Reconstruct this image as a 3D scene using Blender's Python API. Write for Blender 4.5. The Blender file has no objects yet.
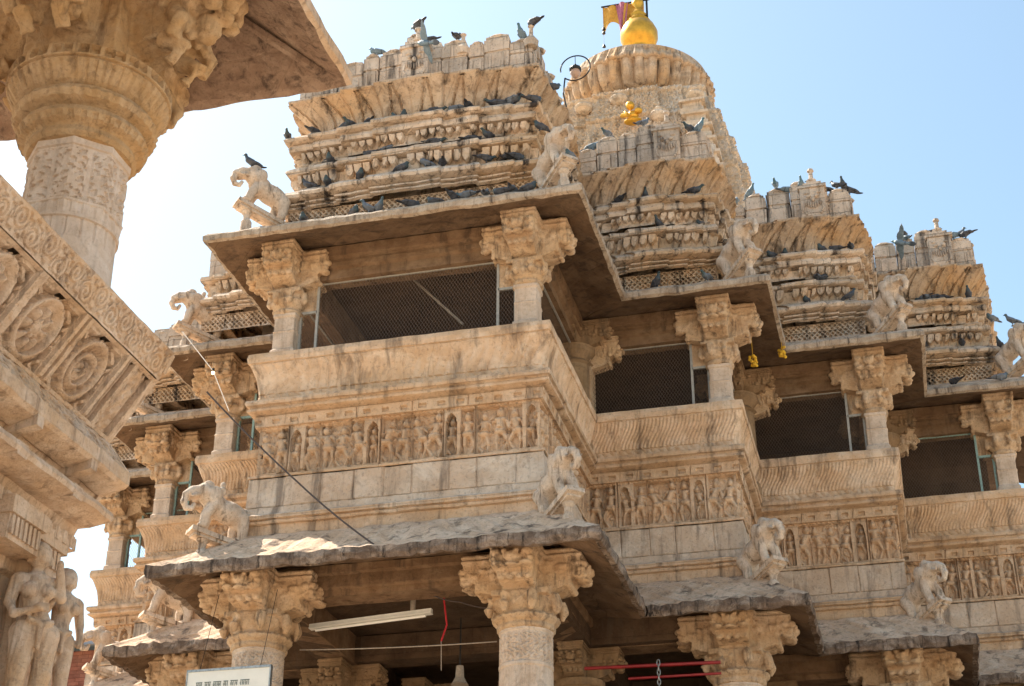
import bpy, math, random
import numpy as np
from math import radians, sin, cos, pi, sqrt
from mathutils import Vector, Matrix

# ------------------------------------------------------------------ camera, sky, sun, exposure
S = bpy.context.scene
COL = S.collection
CAM_YAW, CAM_PITCH, CAM_ROLL, CAM_F = 14.53, 27.78, 0.26, 1577.3
cam_d = bpy.data.cameras.new('camera')
cam = bpy.data.objects.new('camera', cam_d); COL.objects.link(cam)
S.camera = cam
cam_d.sensor_width = 36.0
cam_d.lens = CAM_F / 1024.0 * 36.0
cam_d.clip_start = 0.05; cam_d.clip_end = 5000
_y, _p, _r = radians(CAM_YAW), radians(CAM_PITCH), radians(CAM_ROLL)
_f = Vector((-sin(_y) * cos(_p), cos(_y) * cos(_p), sin(_p)))
_rt = Vector((cos(_y), sin(_y), 0)); _up = _rt.cross(_f)
_r2 = _rt * cos(_r) + _up * sin(_r); _u2 = -_rt * sin(_r) + _up * cos(_r)
_m = Matrix((( _r2.x, _u2.x, -_f.x, 0.0), (_r2.y, _u2.y, -_f.y, 0.0), (_r2.z, _u2.z, -_f.z, 1.6), (0, 0, 0, 1)))
cam.matrix_world = _m

SUN_EL, SUN_AZ = 52.0, -68.0        # azimuth from +Y (behind the temple), minus = to the left
W = bpy.data.worlds.new('World'); S.world = W; W.use_nodes = True
nt = W.node_tree; nt.nodes.clear()
sky = nt.nodes.new('ShaderNodeTexSky'); sky.sky_type = 'NISHITA'; sky.sun_disc = False
sky.sun_elevation = radians(SUN_EL); sky.sun_rotation = radians(SUN_AZ)
sky.air_density = 1.0; sky.dust_density = 2.5; sky.ozone_density = 1.0; sky.altitude = 600
bg = nt.nodes.new('ShaderNodeBackground'); bg.inputs['Strength'].default_value = 0.118
wo = nt.nodes.new('ShaderNodeOutputWorld')
tint = nt.nodes.new('ShaderNodeMix'); tint.data_type = 'RGBA'; tint.blend_type = 'MULTIPLY'; tint.inputs[0].default_value = 1.0
tint.inputs[7].default_value = (1.09, 1.15, 0.99, 1)     # slightly cyan air
nt.links.new(sky.outputs[0], tint.inputs[6]); nt.links.new(tint.outputs[2], bg.inputs[0]); nt.links.new(bg.outputs[0], wo.inputs[0])
sd = bpy.data.lights.new('sun', 'SUN'); sd.energy = 5.0; sd.angle = radians(0.55); sd.color = (1.0, 0.90, 0.77)
sun = bpy.data.objects.new('sun', sd); COL.objects.link(sun)
_el, _az = radians(SUN_EL), radians(SUN_AZ)
to_sun = Vector((sin(_az) * cos(_el), cos(_az) * cos(_el), sin(_el)))
sun.rotation_euler = to_sun.to_track_quat('Z', 'Y').to_euler()
sun.location = (0, 0, 60)
S.view_settings.view_transform = 'Standard'; S.view_settings.look = 'None'
S.view_settings.exposure = 1.22; S.view_settings.gamma = 1.0
S.view_settings.use_curve_mapping = False
S.render.resolution_x = 1024; S.render.resolution_y = 686
try:
    S.cycles.max_bounces = 8; S.cycles.diffuse_bounces = 5; S.cycles.transparent_max_bounces = 12
except Exception:
    pass

# ------------------------------------------------------------------ materials
class NT:
    def __init__(s, name):
        s.m = bpy.data.materials.new(name); s.m.use_nodes = True
        s.t = s.m.node_tree; s.t.nodes.clear()
        s.out = s.t.nodes.new('ShaderNodeOutputMaterial')
        s.b = s.t.nodes.new('ShaderNodeBsdfPrincipled')
        s.t.links.new(s.b.outputs[0], s.out.inputs[0])
    def n(s, typ, **k):
        o = s.t.nodes.new('ShaderNode' + typ)
        for a, v in k.items(): setattr(o, a, v)
        return o
    def l(s, a, b): s.t.links.new(a, b)
    def noise(s, vec, scale, detail=4, rough=0.55, dist=0.0):
        o = s.n('TexNoise'); o.inputs['Scale'].default_value = scale
        o.inputs['Detail'].default_value = detail; o.inputs['Roughness'].default_value = rough
        o.inputs['Distortion'].default_value = dist
        s.l(vec, o.inputs['Vector']); return o.outputs['Fac']
    def mp(s, vec, sc=(1, 1, 1), loc=(0, 0, 0)):
        o = s.n('Mapping'); o.inputs['Scale'].default_value = sc; o.inputs['Location'].default_value = loc
        s.l(vec, o.inputs['Vector']); return o.outputs[0]
    def ramp(s, fac, a, b):
        o = s.n('MapRange'); o.inputs['From Min'].default_value = a; o.inputs['From Max'].default_value = b
        o.interpolation_type = 'SMOOTHSTEP'
        s.l(fac, o.inputs['Value']); return o.outputs['Result']
    def mix(s, fac, a, b, mode='MIX'):
        o = s.n('Mix', data_type='RGBA', blend_type=mode)
        for i, v in ((0, fac), (6, a), (7, b)):
            if isinstance(v, (int, float)): o.inputs[i].default_value = v
            elif isinstance(v, tuple): o.inputs[i].default_value = (*v, 1)
            else: s.l(v, o.inputs[i])
        return o.outputs[2]
    def math(s, op, a, b=0.0):
        o = s.n('Math', operation=op)
        for i, v in ((0, a), (1, b)):
            if isinstance(v, (int, float)): o.inputs[i].default_value = v
            else: s.l(v, o.inputs[i])
        return o.outputs[0]

def stone(name, c1, c2, pale, pale_amt=0.4, grime=(0.10, 0.075, 0.055), grime_amt=0.4, joints=0.5,
          orange=None, orange_amt=0.0, bump=1.0, sc=1.0, bw=0.85, bh=0.33):
    k = NT(name)
    pos = k.n('NewGeometry').outputs['Position']
    big = k.noise(pos, 0.55 * sc, 3, 0.6, 0.5)
    mid = k.noise(k.mp(pos, (1, 1, 1), (7, 3, 1)), 2.6 * sc, 5, 0.62)
    fin = k.noise(k.mp(pos, (1, 1, 1), (1, 9, 4)), 22 * sc, 5, 0.7)
    streak = k.noise(k.mp(pos, (5.0, 5.0, 0.55), (3, 3, 3)), 1.0 * sc, 5, 0.65, 0.4)
    blot = k.noise(k.mp(pos, (1, 1, 1.3), (11, 2, 8)), 1.4 * sc, 6, 0.7, 0.8)
    c = k.mix(k.ramp(mid, 0.35, 0.65), c1, c2)
    c = k.mix(k.math('MULTIPLY', k.ramp(blot, 0.45, 0.66), pale_amt), c, pale)
    if orange: c = k.mix(k.math('MULTIPLY', k.ramp(big, 0.46, 0.62), orange_amt), c, orange)
    # per block tint and joints
    sx = k.n('SeparateXYZ'); k.l(pos, sx.inputs[0])
    cx_ = k.n('CombineXYZ'); k.l(k.math('ADD', sx.outputs[0], k.math('MULTIPLY', sx.outputs[1], 0.97)), cx_.inputs[0])
    k.l(sx.outputs[2], cx_.inputs[1])
    wob = k.n('VectorMath', operation='ADD')
    wn = k.n('TexNoise'); wn.inputs['Scale'].default_value = 3.0; k.l(pos, wn.inputs['Vector'])
    wsc = k.n('VectorMath', operation='SCALE'); wsc.inputs['Scale'].default_value = 0.02
    k.l(wn.outputs['Color'], wsc.inputs[0]); k.l(cx_.outputs[0], wob.inputs[0]); k.l(wsc.outputs[0], wob.inputs[1])
    br = k.n('TexBrick'); br.offset = 0.37; br.squash = 1.0
    br.inputs['Scale'].default_value = 1.0; br.inputs['Brick Width'].default_value = bw
    br.inputs['Row Height'].default_value = bh; br.inputs['Mortar Size'].default_value = 0.006
    br.inputs['Mortar Smooth'].default_value = 0.35
    br.inputs['Color1'].default_value = (0.72, 0.72, 0.72, 1); br.inputs['Color2'].default_value = (1.12, 1.06, 1.0, 1)
    br.inputs['Mortar'].default_value = (0.5, 0.45, 0.4, 1)
    k.l(wob.outputs[0], br.inputs['Vector'])
    c = k.mix(joints, c, k.mix(1.0, c, br.outputs['Color'], 'MULTIPLY'))
    dk = k.noise(k.mp(pos, (1, 1, 1), (4, 14, 6)), 5.5 * sc, 6, 0.75, 0.6)
    c = k.mix(k.math('MULTIPLY', k.ramp(dk, 0.50, 0.68), 0.42), c, tuple(v * 0.52 for v in c1))
    g = k.math('MULTIPLY', k.ramp(streak, 0.50, 0.70), grime_amt)
    c = k.mix(g, c, grime)
    spk = k.math('MULTIPLY', k.ramp(fin, 0.54, 0.68), 0.40 * grime_amt + 0.12)
    c = k.mix(spk, c, (grime[0] * 1.3, grime[1] * 1.3, grime[2] * 1.3))
    k.l(c, k.b.inputs['Base Color'])
    k.b.inputs['Roughness'].default_value = 0.9
    k.b.inputs['Specular IOR Level'].default_value = 0.25
    h = k.math('ADD', k.math('MULTIPLY', fin, 0.55), k.math('ADD', k.math('MULTIPLY', mid, 0.9), k.math('MULTIPLY', br.outputs['Fac'], -0.35 * joints)))
    bp = k.n('Bump'); bp.inputs['Strength'].default_value = min(1.0, 0.75 * bump); bp.inputs['Distance'].default_value = 0.045
    k.l(h, bp.inputs['Height']); k.l(bp.outputs[0], k.b.inputs['Normal'])
    return k.m

M = {}
M['wall'] = stone('sandstone_wall', (0.51, 0.35, 0.225), (0.63, 0.46, 0.32), (0.78, 0.65, 0.51), 0.5, grime=(0.085, 0.06, 0.045), grime_amt=0.7, joints=0.35, orange=(0.50, 0.32, 0.17), orange_amt=0.4, bump=1.3)
M['frieze'] = stone('sandstone_frieze', (0.53, 0.36, 0.23), (0.65, 0.47, 0.32), (0.78, 0.64, 0.49), 0.5, grime=(0.08, 0.055, 0.04), grime_amt=0.6, joints=0.35, orange=(0.48, 0.30, 0.17), orange_amt=0.4, bump=1.2)
M['parapet'] = stone('sandstone_parapet', (0.56, 0.385, 0.245), (0.67, 0.49, 0.34), (0.80, 0.67, 0.53), 0.55, grime=(0.10, 0.07, 0.05), grime_amt=0.65, joints=0.3, orange=(0.54, 0.35, 0.19), orange_amt=0.4, bump=1.2, bw=1.3, bh=2.0)
M['roof'] = stone('weathered_roof_stone', (0.54, 0.42, 0.31), (0.66, 0.54, 0.43), (0.82, 0.74, 0.65), 0.65, grime=(0.045, 0.036, 0.032), grime_amt=1.1, joints=0.75, bump=1.5, orange=(0.58, 0.37, 0.18), orange_amt=0.5, bw=0.42, bh=0.4)
M['cove'] = stone('ochre_cove_stone', (0.46, 0.33, 0.225), (0.58, 0.44, 0.31), (0.70, 0.60, 0.49), 0.45, grime=(0.07, 0.05, 0.035), grime_amt=0.9, joints=0.4, orange=(0.56, 0.34, 0.16), orange_amt=0.7, bump=1.3, bw=0.45, bh=0.6)
M['crest'] = stone('grey_crest_stone', (0.54, 0.43, 0.335), (0.66, 0.55, 0.45), (0.74, 0.66, 0.58), 0.5, grime=(0.06, 0.05, 0.045), grime_amt=0.95, joints=0.8, bump=1.4, bw=0.5, bh=0.28)
M['eave'] = stone('eave_underside_stone', (0.12, 0.075, 0.045), (0.18, 0.12, 0.075), (0.28, 0.20, 0.14), 0.35, grime=(0.05, 0.036, 0.028), grime_amt=0.7, joints=0.6, bw=0.7, bh=0.5)  # grime-blackened undersides, colour deepened further to carry their shade
M['eavetop'] = stone('eave_slab_stone', (0.56, 0.39, 0.26), (0.68, 0.50, 0.36), (0.84, 0.68, 0.52), 0.7, grime=(0.07, 0.05, 0.04), grime_amt=0.85, joints=0.4, bump=1.5, bw=0.8, bh=3)
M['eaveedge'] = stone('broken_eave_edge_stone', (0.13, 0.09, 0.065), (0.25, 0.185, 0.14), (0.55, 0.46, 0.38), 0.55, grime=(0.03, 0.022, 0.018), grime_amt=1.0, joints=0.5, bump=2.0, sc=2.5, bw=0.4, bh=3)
M['upedge'] = stone('upper_eave_edge_stone', (0.38, 0.29, 0.21), (0.50, 0.41, 0.32), (0.62, 0.54, 0.45), 0.6, grime=(0.06, 0.045, 0.035), grime_amt=0.8, joints=0.5, bump=1.4, sc=2.0, bw=0.5, bh=3)
M['pale'] = stone('pale_plinth_stone', (0.50, 0.38, 0.28), (0.60, 0.48, 0.37), (0.74, 0.65, 0.55), 0.6, grime=(0.12, 0.09, 0.07), grime_amt=0.7, joints=0.0, orange=(0.52, 0.36, 0.24), orange_amt=0.5, bump=1.5)
M['beam'] = stone('shade_toned_beam_stone', (0.16, 0.095, 0.052), (0.23, 0.145, 0.085), (0.36, 0.26, 0.17), 0.35, grime=(0.06, 0.04, 0.028), grime_amt=0.7, joints=0.2)  # beam colour darkened to stand in for the shade under the eaves
M['capital'] = stone('ochre_capital_stone', (0.48, 0.325, 0.20), (0.60, 0.44, 0.29), (0.72, 0.58, 0.44), 0.6, grime=(0.06, 0.04, 0.028), grime_amt=0.75, joints=0.1, orange=(0.54, 0.34, 0.17), orange_amt=0.35, sc=1.5, bump=1.4)
M['shaft'] = stone('pale_column_stone', (0.52, 0.40, 0.30), (0.62, 0.50, 0.40), (0.74, 0.64, 0.54), 0.5, grime_amt=0.3, joints=0.1, sc=1.4)
M['inner'] = stone('shade_toned_hall_stone', (0.07, 0.043, 0.026), (0.11, 0.07, 0.043), (0.16, 0.11, 0.07), 0.3, grime_amt=0.6, joints=0.5)  # darkness of the interior put into the stone colour
M['innercol'] = stone('inner_column_stone', (0.24, 0.155, 0.085), (0.33, 0.225, 0.135), (0.42, 0.31, 0.2), 0.3, grime_amt=0.7, joints=0.3)  # darker copy of the capital stone, hall shade put into its colour
M['tower'] = stone('pale_tower_stone', (0.54, 0.44, 0.34), (0.66, 0.56, 0.46), (0.76, 0.68, 0.58), 0.5, grime=(0.12, 0.10, 0.08), grime_amt=0.55, joints=0.4, orange=(0.58, 0.42, 0.26), orange_amt=0.4)
M['statue'] = stone('statue_stone', (0.52, 0.40, 0.30), (0.64, 0.52, 0.41), (0.80, 0.70, 0.59), 0.5, grime=(0.09, 0.06, 0.04), grime_amt=0.85, joints=0.0, sc=2.2)
M['pav'] = stone('pavilion_stone', (0.52, 0.37, 0.26), (0.62, 0.47, 0.35), (0.76, 0.64, 0.53), 0.5, grime=(0.13, 0.08, 0.05), grime_amt=0.6, joints=0.12, orange=(0.56, 0.35, 0.18), orange_amt=0.45, sc=2.5, bump=0.8)
M['pavshaft'] = stone('pavilion_shaft_stone', (0.56, 0.43, 0.33), (0.64, 0.52, 0.43), (0.74, 0.66, 0.60), 0.5, grime=(0.2, 0.14, 0.1), grime_amt=0.25, joints=0.05, sc=2.0, bump=0.6)
M['pavcap'] = stone('pavilion_capital_stone', (0.42, 0.27, 0.14), (0.52, 0.36, 0.21), (0.62, 0.48, 0.34), 0.35, grime=(0.12, 0.07, 0.04), grime_amt=0.6, joints=0.05, orange=(0.52, 0.31, 0.13), orange_amt=0.5, sc=2.5, bump=0.8)
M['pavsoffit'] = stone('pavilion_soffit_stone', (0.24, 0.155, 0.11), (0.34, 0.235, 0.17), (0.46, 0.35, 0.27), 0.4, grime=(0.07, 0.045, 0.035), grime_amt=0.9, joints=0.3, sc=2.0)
M['ground'] = stone('courtyard_paving', (0.50, 0.385, 0.275), (0.58, 0.46, 0.34), (0.64, 0.53, 0.41), 0.4, grime_amt=0.2, joints=0.3)

def plain(name, col, rough=0.6, metal=0.0, var=0.25, nsc=8.0, bump=0.2, world=True):
    k = NT(name)
    pos = k.n('NewGeometry').outputs['Position'] if world else k.n('TexCoord').outputs['Object']
    f = k.noise(pos, nsc, 5, 0.6)
    d = tuple(v * (1 - var) for v in col)
    k.l(k.mix(k.ramp(f, 0.3, 0.7), d, col), k.b.inputs['Base Color'])
    k.b.inputs['Roughness'].default_value = rough; k.b.inputs['Metallic'].default_value = metal
    bp = k.n('Bump'); bp.inputs['Strength'].default_value = bump; bp.inputs['Distance'].default_value = 0.01
    k.l(f, bp.inputs['Height']); k.l(bp.outputs[0], k.b.inputs['Normal'])
    return k.m
M['gold'] = plain('gilded_metal', (0.74, 0.40, 0.045), 0.38, 0.55, 0.3, 5)
M['flag'] = plain('ochre_cloth', (0.62, 0.33, 0.05), 0.8, 0, 0.25, 14)
M['pcloth'] = plain('faded_magenta_cloth', (0.42, 0.14, 0.22), 0.85, 0, 0.3, 12)
M['frame'] = plain('grey_painted_frame', (0.38, 0.37, 0.34), 0.5, 0, 0.25, 20)
M['teal'] = plain('pale_teal_frame', (0.30, 0.45, 0.42), 0.5, 0, 0.3, 20)
M['iron'] = plain('dark_iron', (0.035, 0.032, 0.03), 0.5, 0.6, 0.3, 30)
M['white'] = plain('white_enamel', (0.80, 0.80, 0.76), 0.45, 0, 0.1, 10)
M['tube'] = plain('unlit_tube_glass', (0.85, 0.85, 0.82), 0.2, 0, 0.05, 10, 0.0)
M['red'] = plain('red_painted_pipe', (0.30, 0.012, 0.018), 0.4, 0, 0.3, 9)
M['rope'] = plain('dark_cable', (0.07, 0.05, 0.045), 0.8, 0, 0.3, 40)
M['cord'] = plain('pale_cord', (0.38, 0.32, 0.26), 0.8, 0, 0.3, 40)
M['thread'] = plain('red_thread', (0.5, 0.02, 0.03), 0.8, 0, 0.3, 40)
M['steel'] = plain('worn_steel', (0.45, 0.45, 0.43), 0.4, 0.8, 0.4, 30)
M['sign'] = plain('white_sign_paint', (0.72, 0.72, 0.66), 0.5, 0, 0.08, 6)
M['ink'] = plain('dark_green_ink', (0.03, 0.07, 0.06), 0.6, 0, 0.1, 6)
M['brick'] = stone('red_brick_house_wall', (0.22, 0.085, 0.06), (0.30, 0.12, 0.085), (0.36, 0.2, 0.15), 0.3, grime_amt=0.4, joints=0.9, bw=0.3, bh=0.1)
M['slate'] = plain('blue_grey_roof_sheet', (0.22, 0.26, 0.32), 0.6, 0, 0.3, 2)
M['leaf'] = plain('marigold_yellow', (0.75, 0.45, 0.03), 0.8, 0, 0.4, 30)
M['orange'] = plain('orange_cloth', (0.70, 0.18, 0.03), 0.8, 0, 0.3, 10)

def net_mat():
    k = NT('wire_netting')
    pos = k.n('NewGeometry').outputs['Position']
    sx = k.n('SeparateXYZ'); k.l(pos, sx.inputs[0])
    u = k.math('ADD', sx.outputs[0], sx.outputs[1])
    v = k.math('MULTIPLY', sx.outputs[2], 0.62)
    def wire(w):
        fr = k.math('FRACT', k.math('MULTIPLY', w, 1 / 0.048))
        return k.math('LESS_THAN', k.math('ABSOLUTE', k.math('SUBTRACT', fr, 0.5)), 0.06)
    m = k.math('MAXIMUM', wire(k.math('ADD', u, v)), wire(k.math('SUBTRACT', u, v)))
    k.b.inputs['Base Color'].default_value = (0.13, 0.09, 0.065, 1)
    k.b.inputs['Roughness'].default_value = 0.6
    tr = k.n('BsdfTransparent'); mx = k.n('MixShader')
    k.l(m, mx.inputs[0]); k.l(tr.outputs[0], mx.inputs[1]); k.l(k.b.outputs[0], mx.inputs[2])
    k.l(mx.outputs[0], k.out.inputs[0])
    return k.m
M['net'] = net_mat()

def pigeon_mat(name, body, neck, wing):
    k = NT(name)
    oc = k.n('TexCoord').outputs['Object']
    sx = k.n('SeparateXYZ'); k.l(oc, sx.inputs[0])
    f = k.noise(oc, 30, 4, 0.6)
    c = k.mix(k.ramp(f, 0.3, 0.7), tuple(v * 0.75 for v in body), body)
    c = k.mix(k.ramp(sx.outputs[0], 0.06, 0.12), c, neck)             # darker green neck and head
    bar = k.math('MULTIPLY', k.ramp(k.math('ABSOLUTE', k.math('ADD', sx.outputs[0], 0.075)), 0.014, 0.004), 0.9)
    c = k.mix(bar, c, wing)
    c = k.mix(k.ramp(sx.outputs[0], -0.13, -0.17), c, wing)           # dark tail tip
    k.l(c, k.b.inputs['Base Color']); k.b.inputs['Roughness'].default_value = 0.55
    return k.m
M['pigeon'] = pigeon_mat('slate_pigeon_feathers', (0.13, 0.15, 0.18), (0.035, 0.07, 0.075), (0.03, 0.03, 0.04))
M['pigeon2'] = pigeon_mat('dark_pigeon_feathers', (0.055, 0.06, 0.075), (0.03, 0.055, 0.06), (0.02, 0.02, 0.025))
M['pigeon3'] = pigeon_mat('blue_grey_pigeon_feathers', (0.16, 0.23, 0.29), (0.05, 0.13, 0.15), (0.06, 0.08, 0.11))

# ------------------------------------------------------------------ noise + mesh helpers
def hash3(i, j, k):
    n = (i * 73856093) ^ (j * 19349663) ^ (k * 83492791)
    n = (n ^ (n >> 13)) * 1274126177
    n &= 0x7fffffff
    return ((n ^ (n >> 16)) & 0xffff) / 65535.0
def vnoise(P, sc):
    q = np.asarray(P, float) * sc
    f = np.floor(q).astype(np.int64); t = q - f; t = t * t * (3 - 2 * t)
    r = 0
    for a in (0, 1):
        for b in (0, 1):
            for c in (0, 1):
                w = (t[..., 0] if a else 1 - t[..., 0]) * (t[..., 1] if b else 1 - t[..., 1]) * (t[..., 2] if c else 1 - t[..., 2])
                r = r + w * hash3(f[..., 0] + a, f[..., 1] + b, f[..., 2] + c)
    return r * 2 - 1

class MB:
    def __init__(s): s.v = []; s.f = []; s.n = 0; s.mi = []
    def add(s, v, f, mi=0):
        v = np.asarray(v, float).reshape(-1, 3)
        s.v.append(v)
        for q in f: s.f.append(tuple(int(i) + s.n for i in q)); s.mi.append(mi)
        s.n += len(v)
    def grid(s, G, mi=0, closed=False, flip=False):
        a, b = G.shape[:2]
        idx = np.arange(a * b).reshape(a, b) + s.n
        if closed: idx = np.concatenate([idx, idx[:1]], 0)
        q = np.stack([idx[:-1, :-1], idx[1:, :-1], idx[1:, 1:], idx[:-1, 1:]], -1).reshape(-1, 4)
        if flip: q = q[:, ::-1]
        s.v.append(G.reshape(-1, 3)); s.f.extend(map(tuple, q.tolist())); s.mi.extend([mi] * len(q)); s.n += a * b
    def box(s, x0, x1, y0, y1, z0, z1, mi=0, j=0.0, seed=0):
        v = np.array([(x0, y0, z0), (x1, y0, z0), (x1, y1, z0), (x0, y1, z0), (x0, y0, z1), (x1, y0, z1), (x1, y1, z1), (x0, y1, z1)], float)
        if j:
            rs = np.random.RandomState(seed + int(abs(x0 * 97 + z0 * 31 + y0 * 7)) % 9999); v += rs.uniform(-j, j, v.shape)
        s.add(v, [(0, 3, 2, 1), (4, 5, 6, 7), (0, 1, 5, 4), (1, 2, 6, 5), (2, 3, 7, 6), (3, 0, 4, 7)], mi)
    def obox(s, c, ax, ay, az, mi=0):
        c, ax, ay, az = map(np.array, (c, ax, ay, az))
        v = [c + ax * a + ay * b + az * d for d in (-1, 1) for a, b in ((-1, -1), (1, -1), (1, 1), (-1, 1))]
        s.add(v, [(0, 3, 2, 1), (4, 5, 6, 7), (0, 1, 5, 4), (1, 2, 6, 5), (2, 3, 7, 6), (3, 0, 4, 7)], mi)
    def tube(s, pts, r, n=8, mi=0, cap=True):
        pts = [np.array(p, float) for p in pts]
        rs = r if isinstance(r, (list, tuple)) else [r] * len(pts)
        G = []
        ref = np.array([0.13, 0.31, 0.94])
        for i, p in enumerate(pts):
            t = pts[min(i + 1, len(pts) - 1)] - pts[max(i - 1, 0)]; t = t / (np.linalg.norm(t) + 1e-9)
            if abs(t @ ref) > 0.95: ref = np.array([0.9, 0.2, 0.1])
            a = np.cross(t, ref); a /= np.linalg.norm(a); b = np.cross(t, a)
            G.append([p + rs[i] * (a * cos(2 * pi * k / n) + b * sin(2 * pi * k / n)) for k in range(n)])
        G = np.array(G)
        base = s.n
        s.grid(np.transpose(G, (1, 0, 2)), mi, closed=True)
        if cap:
            L = len(pts); 
            s.f.append(tuple(base + k * L for k in range(n))); s.mi.append(mi)
            s.f.append(tuple(base + k * L + L - 1 for k in reversed(range(n)))); s.mi.append(mi)
    def lathe(s, c, prof, n=32, mi=0, rfun=None):
        G = np.zeros((n, len(prof), 3))
        for k in range(n):
            a = 2 * pi * k / n
            for i, (r, z) in enumerate(prof):
                rr = r * (rfun(a, z, r) if rfun else 1)
                G[k, i] = (c[0] + rr * cos(a), c[1] + rr * sin(a), c[2] + z)
        s.grid(G, mi, closed=True)
    def ball(s, c, r, n=10, mi=0):
        rx, ry, rz = r if isinstance(r, (tuple, list)) else (r, r, r)
        th = np.linspace(0, pi, n // 2 + 2)[:, None]; ph = np.linspace(0, 2 * pi, n + 1)[None, :]
        G = np.stack([c[0] + rx * np.sin(th) * np.cos(ph), c[1] + ry * np.sin(th) * np.sin(ph), c[2] + rz * np.cos(th) * np.ones_like(ph)], -1)
        s.grid(G, mi)
    def mesh(s, name, mats, smooth=False):
        me = bpy.data.meshes.new(name)
        me.from_pydata(np.concatenate(s.v).tolist(), [], s.f)
        for m in (mats if isinstance(mats, (list, tuple)) else [mats]): me.materials.append(m)
        if any(s.mi): me.polygons.foreach_set('material_index', s.mi)
        if smooth: me.polygons.foreach_set('use_smooth', [True] * len(me.polygons))
        me.update(); return me
    def build(s, name, mats, parent=None, smooth=False, label=None, loc=None):
        o = bpy.data.objects.new(name, s.mesh(name, mats, smooth)); COL.objects.link(o)
        if parent is not None:
            o.parent = parent
        if loc is not None: o.location = loc
        if label: o['label'] = label
        return o

def empty(name, loc, label, cat, group=None, rz=0.0):
    o = bpy.data.objects.new(name, None); COL.objects.link(o); o.location = loc; o.rotation_euler = (0, 0, rz)
    o.empty_display_size = 0.3
    return tag(o, label, cat, group)
def tag(o, label=None, cat=None, group=None, kind=None):
    if label: o['label'] = label
    if cat: o['category'] = cat
    if group: o['group'] = group
    if kind: o['kind'] = kind
    return o
def dup(o, parent=None):
    c = o.copy(); COL.objects.link(c); c.parent = parent
    for ch in list(o.children): dup(ch, c)
    return c

def sculpt(prims, voxel, smooth_it=3, name='sculpt'):
    """union of tapered capsules / ellipsoids -> one continuous surface"""
    b = MB()
    for p in prims:
        if p[0] == 'c': 
            pts, rs = p[1], p[2]
            rs = rs if isinstance(rs, (list, tuple)) else [rs] * len(pts)
            b.tube(pts, list(rs), 12)
            for q, r in zip(pts, rs): b.ball(q, r, 12)
        elif p[0] == 'e':
            b.ball(p[1], p[2], 16)
        elif p[0] == 'b':
            b.obox(*p[1:])
    me = b.mesh(name, [])
    o = bpy.data.objects.new(name, me); COL.objects.link(o)
    md = o.modifiers.new('r', 'REMESH'); md.mode = 'VOXEL'; md.voxel_size = voxel; md.use_smooth_shade = True
    if smooth_it:
        m2 = o.modifiers.new('s', 'SMOOTH'); m2.factor = 0.5; m2.iterations = smooth_it
    dg = bpy.context.evaluated_depsgraph_get()
    res = bpy.data.meshes.new_from_object(o.evaluated_get(dg))
    bpy.data.objects.remove(o); bpy.data.meshes.remove(me)
    res.name = name
    res.polygons.foreach_set('use_smooth', [True] * len(res.polygons))
    return res

def fuse(mb, voxel, mat, name, smooth_it=1, erode=0.008, sc=14, seed=0):
    """melt the carved lumps of one part into a single worn stone surface"""
    me = mb.mesh(name, [])
    o = bpy.data.objects.new(name, me); COL.objects.link(o)
    md = o.modifiers.new('r', 'REMESH'); md.mode = 'VOXEL'; md.voxel_size = voxel
    if smooth_it:
        m2 = o.modifiers.new('s', 'SMOOTH'); m2.factor = 0.5; m2.iterations = smooth_it
    dg = bpy.context.evaluated_depsgraph_get()
    res = bpy.data.meshes.new_from_object(o.evaluated_get(dg))
    bpy.data.objects.remove(o); bpy.data.meshes.remove(me); res.name = name
    n = len(res.vertices); co = np.zeros(n * 3); no = np.zeros(n * 3)
    res.vertices.foreach_get('co', co); res.vertices.foreach_get('normal', no)
    co = co.reshape(-1, 3); no = no.reshape(-1, 3)
    h = vnoise(co + seed, sc) * 0.6 + vnoise(co + 5 + seed, sc * 2.4) * 0.5 + np.minimum(0, vnoise(co + 9 + seed, sc * 1.5) + 0.35) * 1.4
    co = co + no * (h * erode)[:, None]
    res.vertices.foreach_set('co', co.reshape(-1)); res.update()
    res.polygons.foreach_set('use_smooth', [True] * len(res.polygons))
    res.materials.clear(); res.materials.append(mat)
    return res
CACHE = {}

# ------------------------------------------------------------------ the temple plan
CX = -6.29
HW = [2.12, 4.30, 6.45, 8.50]
YF = [18.0, 21.05, 23.35, 25.55]
YB = 29.5
P = [(CX - HW[3], YB), (CX - HW[3], YF[3]), (CX - HW[2], YF[3]), (CX - HW[2], YF[2]), (CX - HW[1], YF[2]), (CX - HW[1], YF[1]),
     (CX - HW[0], YF[1]), (CX - HW[0], YF[0]), (CX + HW[0], YF[0]), (CX + HW[0], YF[1]), (CX + HW[1], YF[1]), (CX + HW[1], YF[2]),
     (CX + HW[2], YF[2]), (CX + HW[2], YF[3]), (CX + HW[3], YF[3]), (CX + HW[3], YB)]
P = [np.array(p) for p in P]
def seg_n(i):
    d = P[i + 1] - P[i]; d = d / np.linalg.norm(d); return np.array([d[1], -d[0]])
def miter(i):
    if i == 0: return seg_n(0)
    if i == len(P) - 1: return seg_n(len(P) - 2)
    a, b = seg_n(i - 1), seg_n(i); m = a + b; return m / (m @ a)
MIT = [miter(i) for i in range(len(P))]
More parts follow.
